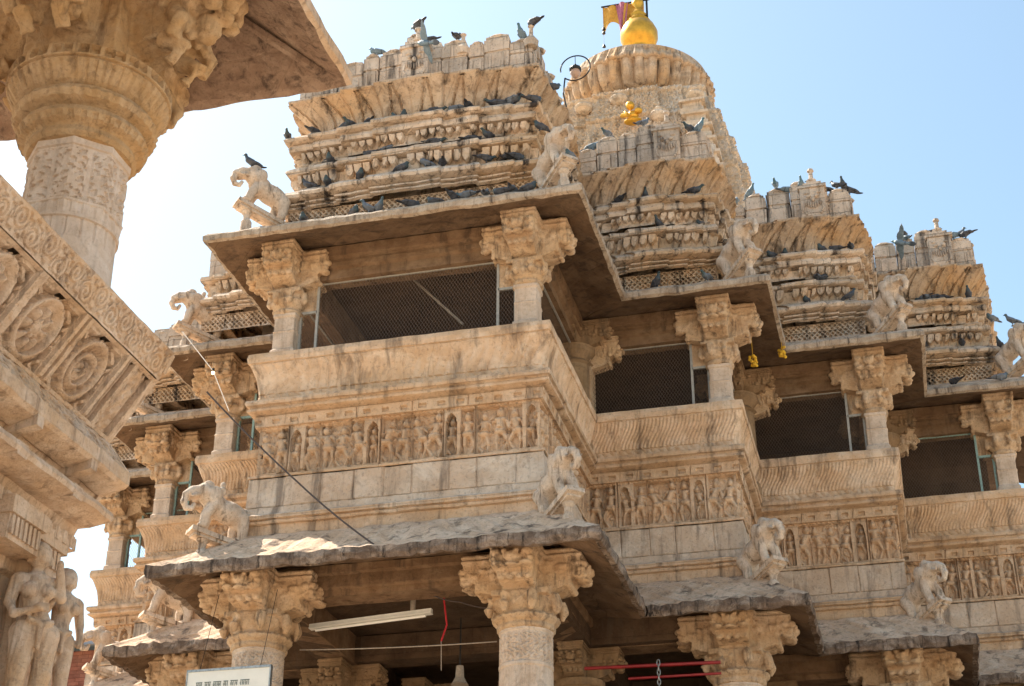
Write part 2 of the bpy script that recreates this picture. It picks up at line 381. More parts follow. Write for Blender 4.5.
# bays: name -> list of segment indices
BAYS = {'L3': [0, 1], 'L2': [2, 3], 'L1': [4, 5], 'A': [6, 7, 8], 'R1': [9, 10], 'R2': [11, 12], 'R3': [13, 14]}
BAYK = {'L3': 3, 'L2': 2, 'L1': 1, 'A': 0, 'R1': 1, 'R2': 2, 'R3': 3}
FRONT = {'L3': 1, 'L2': 3, 'L1': 5, 'A': 7, 'R1': 9, 'R2': 11, 'R3': 13}
BAYNAME = {'A': 'projecting central bay', 'R1': 'first bay to the right of the central bay', 'R2': 'second bay to the right of the central bay',
           'R3': 'outermost right bay', 'L1': 'first bay to the left of the central bay', 'L2': 'second bay to the left of the central bay', 'L3': 'outermost left bay'}
ORG = np.array([CX, 26.0, 0.0])
temple = empty('temple', tuple(ORG), 'tiered carved sandstone temple with stepped balcony bays and a tall tower', 'temple')
def T(mb, name, mats, smooth=False, label=None, parent=None):
    """part of the temple: coordinates given in world space"""
    mb.v = [v - ORG for v in mb.v]
    return mb.build(name, mats, parent or temple, smooth, label)

def samples(bay, ds=0.12, pleat=None, segs=None):
    """list of (x,y), (ox,oy), extra offset"""
    out = []
    segs = segs or BAYS[bay]
    for si, i in enumerate(segs):
        a, b = P[i], P[i + 1]; L = np.linalg.norm(b - a); n = seg_n(i)
        ts = list(np.linspace(0, 1, max(2, int(L / ds) + 1)))
        if pleat:
            for q in pleat(L, i):
                ts += [q[0] / L - 0.006 / L, q[0] / L + 0.006 / L]
            ts = sorted(t for t in ts if 0 <= t <= 1)
        for t in ts:
            if si and t == 0: continue
            p = a + (b - a) * t
            if t == 0: out.append((p, MIT[i], 0.0, i))
            elif t == 1: out.append((p, MIT[i + 1], 0.0, i))
            else:
                e = 0.0
                if pleat:
                    for q in pleat(L, i):
                        if t * L > q[0]: e = q[1]
                # keep base at least the mitre away from the ends
                out.append((p, None, e, i))
    return out
def sweep(mb, bay, prof, ds=0.12, pleat=None, rough=0.006, segs=None, zfun=None, seed=0, rs=7.0, mis=None):
    sm = samples(bay, ds, pleat, segs)
    nseg = len(segs or BAYS[bay]); seglist = segs or BAYS[bay]
    G = np.zeros((len(sm), len(prof), 3))
    for a, (p, m, e, i) in enumerate(sm):
        A, B = P[i], P[i + 1]; L = np.linalg.norm(B - A); n = seg_n(i)
        for b, (d, z) in enumerate(prof):
            if m is not None: xy = p + m * d
            else:
                t = (p - A) @ (B - A) / (L * L)
                a0 = A + MIT[i] * d; b0 = B + MIT[i + 1] * d
                xy = a0 + (b0 - a0) * t + n * e
            G[a, b] = (xy[0], xy[1], z + (zfun(a, b, len(prof)) if zfun else 0))
    if rough:
        Q = G + seed
        off = np.stack([vnoise(Q, rs), vnoise(Q + 31.7, rs), vnoise(Q + 77.1, rs)], -1) * rough
        off += np.stack([vnoise(Q + 5, rs * 3), vnoise(Q + 13.7, rs * 3), vnoise(Q + 17.1, rs * 3)], -1) * rough * 0.5
        G = G + off
    if mis is None:
        mb.grid(G, 0, flip=True)
    else:
        for b in range(len(prof) - 1):
            mb.grid(G[:, b:b + 2], mis[b], flip=True)
    return G
def relief(mb, i, z0, z1, d0, d1, func, res=0.016, mi=0, u0=0.0, u1=1.0, curve=None, rough=0.004, pleat=None):
    """carved band on segment i; func(u,v,L,H)->height in metres"""
    A, B = P[i], P[i + 1]; n = seg_n(i)
    L = np.linalg.norm((B + MIT[i + 1] * d0) - (A + MIT[i] * d0)); H = abs(z1 - z0)
    nu = max(2, int(L * (u1 - u0) / res)); nv = max(2, int(H / res))
    tu = np.linspace(u0, u1, nu); tv = np.linspace(0, 1, nv)
    U, V = np.meshgrid(tu, tv, indexing='ij')
    D = d0 + (d1 - d0) * V
    if curve: D = D + curve(V)
    a0 = A[None, None] + MIT[i][None, None] * D[..., None]; b0 = B[None, None] + MIT[i + 1][None, None] * D[..., None]
    XY = a0 + (b0 - a0) * U[..., None]
    h = func(U * L, V * H, L, H)
    ed = np.minimum(np.minimum(U - u0, u1 - U) * L / 0.03, 1.0).clip(0, 1)
    h = h * ed
    if pleat:
        x = tu * L; e = np.zeros_like(x)
        for q in pleat(L, i): e = np.where(x > q[0], q[1], e)
        h = h + e[:, None]
    Z = z0 + (z1 - z0) * V
    G = np.concatenate([XY + n[None, None] * h[..., None], Z[..., None]], -1)
    if rough:
        G = G + (np.stack([vnoise(G, 9), vnoise(G + 31.7, 9), vnoise(G + 77.1, 9)], -1) + 0.6 * np.stack([vnoise(G, 28), vnoise(G + 3.7, 28), vnoise(G + 7.1, 28)], -1)) * rough
    mb.grid(G, mi, flip=True)

# ------------------------------------------------------------------ relief height functions
def cap_h(X, Y, x0, y0, x1, y1, r):
    dx, dy = x1 - x0, y1 - y0; t = ((X - x0) * dx + (Y - y0) * dy) / (dx * dx + dy * dy + 1e-9); t = np.clip(t, 0, 1)
    d2 = (X - x0 - t * dx) ** 2 + (Y - y0 - t * dy) ** 2
    return np.sqrt(np.maximum(0, r * r - d2))
def figure_h(X, Y, H, rs):
    """standing or dancing figure, X centred on 0, Y 0..H"""
    s = H / 1.0; sw = rs.uniform(-0.07, 0.07) * s; h = 0
    def c(x0, y0, x1, y1, r, k=1.0):
        nonlocal h
        h = np.maximum(h, cap_h(X, Y, x0 * s, y0 * s, x1 * s, y1 * s, r * s) * k)
    hx = sw / s
    c(hx * 1.2, 0.87, hx * 1.2, 0.89, 0.085)                        # head
    c(hx * 1.2, 0.97, hx * 1.2, 0.99, 0.05)                         # crown
    c(hx * 0.6 - 0.07, 0.73, hx * 0.6 + 0.07, 0.73, 0.065); c(hx * .6, 0.70, -hx * .3, 0.56, 0.085)
    c(-hx - 0.05, 0.47, -hx + 0.05, 0.47, 0.09)
    k = rs.uniform(0, 0.12)
    c(-hx - 0.06, 0.45, -hx - 0.07 - k, 0.24, 0.058); c(-hx - 0.07 - k, 0.24, -0.06, 0.03, 0.042)
    k = rs.uniform(0, 0.12)
    c(-hx + 0.06, 0.45, -hx + 0.07 + k, 0.24, 0.058); c(-hx + 0.07 + k, 0.24, 0.07, 0.03, 0.042)
    for sd in (-1, 1):
        m = rs.randint(0, 3)
        if m == 0: e = (0.2, 0.60); w = (0.10, 0.48)
        elif m == 1: e = (0.22, 0.66); w = (0.2, 0.88)
        else: e = (0.17, 0.58); w = (0.22, 0.40)
        c(hx * .6 + sd * 0.11, 0.73, sd * e[0], e[1], 0.04); c(sd * e[0], e[1], sd * w[0], w[1], 0.034)
    return h
def frieze_f(seed, pitch=0.225, depth=0.5):
    def f(U, V, L, H):
        rs = np.random.RandomState(seed)
        n = max(1, int(round(L / pitch))); w = L / n
        h = np.zeros_like(U)
        v0, v1 = 0.05, H - 0.03
        inside = (V > v0) & (V < v1)
        h = np.where(inside, -0.055, 0.0)
        clut = 0.022 * (vnoise(np.stack([U, V, U * 0 + seed], -1), 16) > 0.25) + 0.012 * vnoise(np.stack([U, V, U * 0 + seed], -1), 40)
        kind = 0
        for i in range(n):
            x = (i + 0.5) * w; X = U - x
            r = rs.rand(); 
            m = np.abs(X) <= w / 2
            if not m.any(): continue
            fg = figure_h(X, V - v0, (v1 - v0) * rs.uniform(0.88, 1.0), rs) * 1.9
            if i % 5 == 2:       # framed niche with arch
                arch = ((np.abs(X) < w * 0.33) & (V < v0 + (v1 - v0) * 0.62)) | ((X / (w * 0.33)) ** 2 + ((V - v0 - (v1 - v0) * 0.62) / ((v1 - v0) * 0.3)) ** 2 < 1)
                loc = np.where(arch, -0.10, 0.012)
                fg = figure_h(X, (V - v0) - 0.02, (v1 - v0) * 0.8, rs) * 2.1
                loc = np.where(arch, np.maximum(loc, -0.10 + fg), loc)
                loc = np.where(inside, loc, 0)
                h = np.where(m, loc, h)
            else:
                h = np.where(m & inside, -0.07 + np.maximum(fg, clut), h)
            if i % 5 in (2, 3) or rs.rand() < 0.12:   # pilaster / joint
                pz = np.abs(U - i * w) < 0.028
                h = np.where(pz, 0.012, h)
            jt = np.abs(U - i * w) < 0.007
            if i % 2 == 0: h = np.where(jt, -0.03, h)
        h = h - 0.03 * (vnoise(np.stack([U * 1.0, V, U * 0 + seed * 3.0], -1), 3.1) > 0.72)
        # foot and head bands with small dentils
        h = h + np.where(V > v1, 0.012 * (np.sin(U * 2 * pi / 0.075) > 0), 0)
        h = h + np.where(V < v0, 0.006, 0)
        return h
    return f
def flute_f(seed, pitch=0.052, amp=0.017, strong=1.0):
    def f(U, V, L, H):
        v = V / H
        s = U + 0.035 * np.sin(v * 2 * pi * 0.9 + 0.5)
        er = np.clip(0.75 + 0.6 * vnoise(np.stack([U + seed, V * 1.5, U * 0], -1), 2.3), 0.15, 1.0) * strong
        body = (np.abs(np.sin(pi * s / pitch)) ** 0.7) * amp * er
        body = np.where((v > 0.17) & (v < 0.97), body, 0)
        leaf = np.where(v <= 0.15, 0.012 + 0.016 * np.abs(np.sin(pi * (U + V * 0.8) / 0.12)), 0)
        r = body + leaf
        r = np.where((np.mod(U + seed * 0.37, 1.25) < 0.035), 0.012, r)
        return r
    return f
def plainblock_f(seed, pitch=0.46):
    def f(U, V, L, H):
        rs = np.random.RandomState(seed); x = 0; h = np.zeros_like(U)
        while x < L:
            w = pitch * rs.uniform(0.8, 1.25); m = (U >= x) & (U < x + w)
            h = np.where(m, rs.uniform(-0.008, 0.010), h)
            e = np.minimum(np.minimum(U - x, x + w - U), np.minimum(V, H - V) + 0.008)
            h = np.where(m & (e < 0.010), h - 0.018, h); x += w
        return h
    return f
def diamond_f(U, V, L, H):
    p = 0.085
    a = np.abs(np.mod((U + V * 0.9) / p, 1) - 0.5); b = np.abs(np.mod((U - V * 0.9) / p, 1) - 0.5)
    hole = (a > 0.21) & (b > 0.21) & (V > 0.025) & (V < H - 0.02)
    return np.where(hole, -0.05, 0.0)
def teeth_f(pitch, w, depth, seed=0, point=0.35):
    def f(U, V, L, H):
        rs = np.random.RandomState(seed)
        v = V / H                                                    # 1 = top
        k = np.floor(U / pitch); x = np.abs(U / pitch - k - 0.5) * pitch
        jit = 0.5 + 0.5 * np.sin(k * 12.9898 + seed * 3.1)
        keep = np.sin(k * 7.13 + seed) > -0.93
        low = 0.26 + 0.22 * jit
        ww = w * 0.5 * np.clip((v - low) / (point * 0.6), 0, 1) ** 0.5
        groups = np.mod(U / (pitch * 5.0), 1) > 0.08
        ins = (x < ww) & keep & groups
        slit = v > 0.88
        base = np.where(v < 0.30, 0.035 * (0.30 - v) / 0.3, 0.0)
        return np.where(slit, -0.10, np.where(ins, depth * (0.8 + 0.2 * v), base))
    return f
def cove_f(seed, pitch=0.30):
    def f(U, V, L, H):
        v = V / H; k = np.floor(U / pitch); x = (U / pitch - k - 0.5)
        # fan-like leaves opening upwards
        fan = np.abs(x) < (0.30 + 0.22 * v)
        rib = np.abs(np.abs(x) - (0.26 + 0.2 * v)) < 0.035
        leaf = np.where(fan, 0.045 * np.cos(np.clip(x / (0.32 + 0.22 * v), -1, 1) * pi / 2) ** 0.7, 0.0)
        side = (np.abs(x) > 0.36) & (v < 0.7)
        return np.where(rib, -0.035, leaf) - 0.015 * (np.abs(x) < 0.025) + np.where(side, 0.02, 0) - 0.02 * (v < 0.06)
    return f
def lattice_f(U, V, L, H):
    p = 0.26
    a = np.mod(U / p, 1) - 0.5; b = np.mod(V / p + 0.5 * (np.floor(U / p) % 2), 1) - 0.5
    r = np.sqrt(a * a + b * b)
    ring = np.abs(r - 0.36) < 0.09
    return np.where(ring, 0.065, 0) + np.where(r < 0.14, 0.05, 0) - 0.03 * (vnoise(np.stack([U, V, U * 0], -1), 5.0) > 0.5)

# ------------------------------------------------------------------ bays of the temple
def pleats(L, i):
    if L < 1.2: return [(L * 0.3, 0.03), (L * 0.7, 0.0)]
    k = [0.10, 0.22, 0.36, 0.64, 0.78, 0.90]; o = [0.045, 0.10, 0.155, 0.10, 0.045, 0.0]
    return [(L * a, b) for a, b in zip(k, o)]

LOW_EAVE = [(-0.55, 8.60), (0.10, 8.50), (0.72, 8.23), (0.80, 8.22), (0.82, 8.29), (0.80, 8.38), (0.50, 8.57), (0.20, 8.81), (-0.02, 8.99), (-0.10, 9.0)]
UP_EAVE = [(-0.55, 13.46), (0.05, 13.40), (0.57, 13.24), (0.625, 13.26), (0.63, 13.34), (0.58, 13.40), (0.2, 13.60), (-0.15, 13.80), (-0.33, 13.86)]
def side_name(b): return BAYNAME[b]
bays_parts = {}
for bi, (b, segs) in enumerate(BAYS.items()):
    nm = BAYNAME[b]
    # --- wall: base mouldings, plain blocks, frieze, cornice
    m = MB()
    sweep(m, b, [(-0.10, 8.90), (-0.05, 9.00), (-0.045, 9.13), (0.0, 9.14), (0.015, 9.17), (-0.01, 9.19), (0.03, 9.20), (0.035, 9.25), (-0.03, 9.29), (-0.05, 9.385), (-0.085, 9.40)], rough=0.010, seed=bi, mis=[0, 0, 0, 0, 0, 0, 0, 1, 1, 1])
    for i in segs:
        relief(m, i, 9.40, 9.83, -0.075, -0.085, plainblock_f(i + 3), 0.016, mi=1)
    sweep(m, b, [(-0.085, 9.83), (-0.07, 9.835), (-0.07, 9.865), (-0.15, 9.87), (-0.15, 9.88)], rough=0.006, seed=bi + 2)
    sweep(m, b, [(-0.10, 10.74), (-0.12, 10.76), (-0.10, 10.775), (-0.03, 10.79), (0.0, 10.80), (0.005, 10.83), (-0.03, 10.85), (-0.02, 10.87), (0.02, 10.885), (0.03, 10.92), (0.02, 10.96), (-0.08, 10.985), (-0.13, 11.02)], rough=0.007, seed=bi + 4)
    sweep(m, b, [(-0.20, 10.603), (-0.10, 10.597), (-0.098, 10.603)], ds=0.1, rough=0.0)
    for i in segs:
        relief(m, i, 10.60, 10.745, -0.10, -0.085, lambda U, V, L, H: np.where((np.mod(U, 0.26) < 0.10) & (V > 0.03) & (V < 0.10), -0.035, 0.0) - 0.02 * (np.mod(U + 0.1, 0.78) < 0.012), 0.013)
    wall = T(m, 'wall', [M['wall'], M['pale']], label='stone wall of the ' + nm)
    m = MB()
    for i in segs:
        relief(m, i, 9.875, 10.605, -0.15, -0.155, frieze_f(i * 7 + 1), 0.0145 if b in ('A', 'R1', 'R2', 'R3') else 0.02)
    T(m, 'figure_frieze', M['frieze'], smooth=False, parent=None, label='frieze of carved figures on the ' + nm)
    # --- balcony parapet
    m = MB()
    for i in segs:
        st = 0.8 if b == 'A' else 1.0
        relief(m, i, 11.0, 11.53, -0.115, 0.015, flute_f(i, pitch=0.15 if b == 'A' else 0.056, amp=0.035 if b == 'A' else 0.026, strong=st), 0.0135, curve=lambda v: -0.035 * np.sin(pi * v))
    sweep(m, b, [(0.015, 11.525), (0.035, 11.53), (0.045, 11.60), (0.03, 11.67), (-0.30, 11.675), (-0.30, 11.05)], rough=0.007, seed=bi + 6)
    T(m, 'balcony_parapet', M['parapet'], label='fluted balcony parapet of the ' + nm)
    # --- lower eave
    m = MB()
    def zf(a, c, n):
        w = 0.5 - 0.5 * math.cos(a * 0.62 + bi)
        return 0.016 * w * (1 if 1 < c < n - 2 else 0) + (0.012 * sin(a * 2.1 + c) if 2 < c < 8 else 0)
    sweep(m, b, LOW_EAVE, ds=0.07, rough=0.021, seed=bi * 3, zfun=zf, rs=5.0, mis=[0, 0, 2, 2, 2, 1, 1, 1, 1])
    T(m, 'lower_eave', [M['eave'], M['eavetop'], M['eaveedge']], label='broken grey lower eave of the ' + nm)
    # --- upper eave
    m = MB()
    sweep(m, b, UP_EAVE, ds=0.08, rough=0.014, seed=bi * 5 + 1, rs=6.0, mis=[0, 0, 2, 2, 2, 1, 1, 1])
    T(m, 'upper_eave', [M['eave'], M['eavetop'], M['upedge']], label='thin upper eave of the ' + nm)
    # --- architraves under both eaves
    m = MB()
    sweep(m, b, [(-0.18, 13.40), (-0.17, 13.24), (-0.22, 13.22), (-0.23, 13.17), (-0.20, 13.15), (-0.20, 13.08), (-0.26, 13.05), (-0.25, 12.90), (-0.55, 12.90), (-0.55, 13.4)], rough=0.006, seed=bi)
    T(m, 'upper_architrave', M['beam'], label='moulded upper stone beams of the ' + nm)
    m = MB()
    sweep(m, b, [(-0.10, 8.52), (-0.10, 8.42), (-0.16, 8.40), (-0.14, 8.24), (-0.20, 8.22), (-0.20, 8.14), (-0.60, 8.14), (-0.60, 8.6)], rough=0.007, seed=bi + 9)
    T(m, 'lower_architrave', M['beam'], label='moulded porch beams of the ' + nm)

# --- roofs
ROOF_TOP = {}
def merlons(m, i, seed, z0=16.12):
    """crest of stepped upright blocks along segment i"""
    A, B = P[i], P[i + 1]; n = seg_n(i); d = -0.28
    a0 = A + MIT[i] * d; b0 = B + MIT[i + 1] * d; L = np.linalg.norm(b0 - a0); t = (b0 - a0) / L
    rs = random.Random(seed)
    ws = []
    front = abs(n[1]) > 0.5
    x = 0.0; k = 0
    cnt = max(3, int(round(L / 0.34)))
    w = L / cnt
    mid = (cnt - 1) / 2
    cuts = [0.0] + [k * w + rs.uniform(-0.22, 0.22) * w for k in range(1, cnt)] + [L]
    for k in range(cnt):
        xa, xb = cuts[k], cuts[k + 1]
        cdist = abs(k - mid)
        hgt = 0.54 + (0.10 if cdist < cnt * 0.38 else 0) + (0.06 if k % 2 else 0) + rs.uniform(-0.02, 0.02)
        if front and L > 3 and cdist < 1.2: hgt += 0.14
        if front and cdist <= 0.5: hgt += 0.13
        out = 0.03 if k % 2 else 0.0
        g = 0.010
        p0 = a0 + t * (xa + g); p1 = a0 + t * (xb - g)
        def slab(q0, q1, z0_, z1_, o, dep, top=0):
            dep = dep * 2.2 if dep > 0.1 else dep
            c = (q0 + q1) / 2 + n * (o - dep / 2); h = np.linalg.norm(q1 - q0) / 2
            m.obox((c[0], c[1], (z0_ + z1_) / 2), (t[0] * h, t[1] * h, 0), (-n[0] * dep / 2, -n[1] * dep / 2, 0), (0, 0, (z1_ - z0_) / 2))
        slab(p0, p1, z0, z0 + hgt * 0.55, out, 0.22)
        slab(p0 + t * 0.02, p1 - t * 0.02, z0 + hgt * 0.55 + 0.0, z0 + hgt * 0.60, out - 0.015, 0.18)
        slab(p0 - t * 0.004, p1 + t * 0.004, z0 + hgt * 0.60, z0 + hgt * 0.90, out + 0.005, 0.22)
        # vertical fillets on the face
        for q in (0.22, 0.78):
            c0 = p0 + (p1 - p0) * q
            slab(c0 - t * 0.02, c0 + t * 0.02, z0 + 0.03, z0 + hgt * 0.5, out + 0.018, 0.03)
        slab(p0 + t * 0.02, p1 - t * 0.02, z0 + hgt * 0.90, z0 + hgt, out - 0.02, 0.17)
        slab(p0 + t * 0.055, p1 - t * 0.055, z0 + hgt, z0 + hgt + 0.035, out - 0.05, 0.11)
        cc = (p0 + p1) / 2 + n * (out - 0.11)
        m.ball((cc[0], cc[1], z0 + hgt + 0.01), ((xb - xa) * 0.40, 0.12, 0.05), 10)
    return L
P_keep = [p.copy() for p in P]
for bi, (b, segs) in enumerate(BAYS.items()):
    nm = BAYNAME[b]; m = MB()
    for q in range(len(P)): P[q] = P_keep[q] + (MIT[q] * 0.40 if b[0] == 'L' else 0)
    for i in segs:
        relief(m, i, 13.84, 14.14, -0.26, -0.26, diamond_f, 0.0105)
    sweep(m, b, [(-0.26, 14.13), (-0.20, 14.14), (-0.20, 14.165), (-0.29, 14.175), (-0.29, 14.195), (-0.17, 14.20), (-0.17, 14.225), (-0.28, 14.24), (-0.28, 14.265),
                 (-0.09, 14.29), (-0.07, 14.33), (-0.12, 14.40), (-0.24, 14.48), (-0.40, 14.50)], pleat=pleats, rough=0.012, seed=bi)
    for i in segs:
        relief(m, i, 14.49, 14.78, -0.36, -0.30, teeth_f(0.135, 0.115, 0.10, i), 0.0125, pleat=pleats)
    sweep(m, b, [(-0.36, 14.77), (-0.20, 14.78), (-0.185, 14.82), (-0.20, 14.87), (-0.30, 14.90), (-0.42, 14.92)], pleat=pleats, rough=0.012, seed=bi + 1)
    sweep(m, b, [(-0.43, 14.90), (-0.33, 14.93), (-0.30, 14.98), (-0.36, 15.03)], rough=0.010, seed=bi + 5)
    if b[0] == 'L':                                                # the left bays carry a lower, ruined roof
        T(m, 'roof_tiers', M['roof'], label='low broken roof tiers of the ' + nm)
        m = MB()
        for i in segs: merlons(m, i, i, 14.90 - (0.12 if b != 'L1' else 0))
        sweep(m, b, [(-0.42, 14.8), (-0.42, 15.1), (-0.60, 15.12), (-1.6, 15.16)], rough=0.01, seed=bi)
        for v in m.v:
            q = v.copy(); v += np.stack([vnoise(q, 6), vnoise(q + 9, 6), vnoise(q + 19, 6)], -1) * 0.03
        T(m, 'crest', M['crest'], label='low crest of upright blocks on the roof of the ' + nm)
        continue
    for i in segs:
        relief(m, i, 15.0, 15.19, -0.38, -0.33, teeth_f(0.12, 0.10, 0.10, i + 5, 0.5), 0.0125, pleat=pleats)
    sweep(m, b, [(-0.38, 15.18), (-0.22, 15.19), (-0.20, 15.24), (-0.22, 15.30), (-0.25, 15.315), (-0.25, 15.33), (-0.15, 15.345), (-0.13, 15.38), (-0.17, 15.43), (-0.30, 15.46), (-0.55, 15.47), (-0.55, 15.58), (-0.48, 15.585), (-0.46, 15.62)], pleat=pleats, rough=0.012, seed=bi + 2)
    T(m, 'roof_tiers', M['roof'], label='tiers of ledges and hanging teeth on the roof of the ' + nm)
    m = MB()
    for i in segs:
        relief(m, i, 15.60, 16.06, -0.50, -0.17, cove_f(i, 0.46), 0.015, curve=lambda v: -0.07 * np.sin(pi * v), pleat=pleats)
    sweep(m, b, [(-0.17, 16.05), (-0.15, 16.06), (-0.15, 16.10), (-0.20, 16.12), (-0.50, 16.12)], pleat=pleats, rough=0.010, seed=bi + 3)
    T(m, 'flared_cornice', M['cove'], label='flared cornice on the roof of the ' + nm)
    m = MB()
    for i in segs: merlons(m, i, i)
    G_ = sweep(m, b, [(-0.42, 16.1), (-0.42, 16.42), (-0.60, 16.43)], rough=0.01, seed=bi)
    for v in m.v: 
        q = v.copy(); v += np.stack([vnoise(q, 6), vnoise(q + 9, 6), vnoise(q + 19, 6)], -1) * 0.014
    T(m, 'crest', M['crest'], label='crest of upright blocks on the roof of the ' + nm)

for q in range(len(P)): P[q] = P_keep[q]
# centre panels with finial on each front crest
def crest_panel(b):
    i = FRONT[b]; A, B = P[i], P[i + 1]
    k = BAYK[b]
    if b == 'A': cxp = CX + 0.05
    else: cxp = (A[0] + B[0]) / 2 + (0.18 if b[0] == 'R' else -0.18)
    y = YF[k] + 0.20
    m = MB(); w = 0.21
    m.box(cxp - w, cxp + w, y - 0.07, y + 0.16, 16.12, 16.74, j=0.006)
    m.box(cxp - w - 0.03, cxp + w + 0.03, y - 0.10, y + 0.18, 16.74, 16.80, j=0.008)
    m.box(cxp - w * 0.75, cxp + w * 0.75, y - 0.04, y + 0.14, 16.80, 16.88, j=0.01)
    m.box(cxp - w * 0.4, cxp + w * 0.4, y - 0.0, y + 0.12, 16.88, 16.94, j=0.01)
    m.lathe((cxp, y + 0.05, 16.93), [(0.0, 0), (0.075, 0.0), (0.085, 0.03), (0.04, 0.06), (0.035, 0.2), (0.06, 0.22), (0.05, 0.26), (0.0, 0.28)], 10)
    # carved grotesque face
    for dx in (-0.07, 0.07):
        m.ball((cxp + dx, y - 0.08, 16.56), (0.045, 0.04, 0.035), 8); m.ball((cxp + dx * 1.5, y - 0.07, 16.63), (0.05, 0.03, 0.02), 8)
    m.ball((cxp, y - 0.09, 16.49), (0.035, 0.05, 0.05), 8)
    for q in range(-3, 4): m.ball((cxp + q * 0.04, y - 0.08, 16.38 + 0.006 * q * q), (0.016, 0.035, 0.07), 6)
    for q in (-1, 1): m.tube([(cxp + q * 0.15, y - 0.07, 16.45), (cxp + q * 0.17, y - 0.08, 16.3), (cxp + q * 0.12, y - 0.08, 16.2)], 0.018, 6)
    T(m, 'crest_panel', M['crest'], label='raised middle crest panel with a carved face and finial')
for b in ('A', 'R1', 'R2', 'R3'): crest_panel(b)

# ------------------------------------------------------------------ columns
def console(m, c, ang, L, H, w, z, mi=0, seed=0):
    """scrolled bracket arm pointing in direction ang, top at z"""
    ca, sa = cos(ang), sin(ang)
    prof = [(0, 0), (L, 0), (L, -H * 0.22), (L * 0.97, -H * 0.30), (L * 1.0, -H * 0.42), (L * 0.93, -H * 0.56), (L * 0.78, -H * 0.64), (L * 0.80, -H * 0.74), (L * 0.66, -H * 0.86), (L * 0.42, -H * 0.93), (L * 0.2, -H), (0, -H)]
    rs = np.random.RandomState(seed)
    n = len(prof); v = []
    for sgn in (-1, 1):
        for r, h in prof:
            ww = w / 2 * (1.0 - 0.30 * (-h / H))
            v.append((c[0] + ca * r - sa * sgn * ww, c[1] + sa * r + ca * sgn * ww, z + h))
    f = [tuple(reversed(range(n))), tuple(range(n, 2 * n))] + [(i, (i + 1) % n, n + (i + 1) % n, n + i) for i in range(n)]
    m.add(v, f, mi)
    # carved lumps: scroll ends, a face, leaves
    def lump(r, s_, h, rad):
        m.ball((c[0] + ca * r - sa * s_, c[1] + sa * r + ca * s_, z + h), rad, 8, mi)
    lump(L * 0.98, 0, -H * 0.46, (w * 0.22, w * 0.22, H * 0.13)); lump(L * 1.08 if L > .7 else L * 1.1, 0, -H * 0.44, (w * 0.10, w * 0.10, H * 0.075))   # face and nose
    for s_ in (-1, 1):
        lump(L * 1.0, s_ * w * 0.34, -H * 0.36, (w * 0.14, w * 0.14, H * 0.09)); lump(L * 1.07, s_ * w * 0.13, -H * 0.36, (w * 0.07, w * 0.07, H * 0.05))
        lump(L * 0.95, s_ * w * 0.30, -H * 0.60, (w * 0.16, w * 0.16, H * 0.07)); lump(L * 0.99, s_ * w * 0.40, -H * 0.50, (w * 0.09, w * 0.09, H * 0.05))
    lump(L * 0.97, 0, -H * 0.64, (w * 0.18, w * 0.18, H * 0.05))
    for s_ in (-0.38 * w, -0.13 * w, 0.13 * w, 0.38 * w):
        lump(L * 0.76, s_ * 0.78, -H * 0.80, (w * 0.09, w * 0.09, H * 0.07))
    for s_ in (-0.47 * w, 0.47 * w):      # leaves and beads along the cheeks
        for q in range(12):
            r, h = rs.uniform(0.35, 0.90), -rs.uniform(0.26, 0.60)
            if h < -0.95 + 0.45 * (r - 0.3): continue
            e = rs.uniform(0.045, 0.09); lump(L * r, s_ * (1 + 0.30 * h), H * h, (w * e * 1.3, w * e * 1.3, H * e))
    # fillets round the top of the arm
    for hz in (0.06, 0.17):
        for sgn in (-1, 1):
            cc = (c[0] + ca * L * 0.55 - sa * sgn * w * 0.5, c[1] + sa * L * 0.55 + ca * sgn * w * 0.5, z - H * hz)
            m.obox(cc, (ca * L * 0.45, sa * L * 0.45, 0), (-sa * 0.012, ca * 0.012, 0), (0, 0, H * 0.022), mi)
        m.obox((c[0] + ca * (L + 0.004), c[1] + sa * (L + 0.004), z - H * hz), (ca * 0.012, sa * 0.012, 0), (-sa * w * 0.5, ca * w * 0.5, 0), (0, 0, H * 0.022), mi)

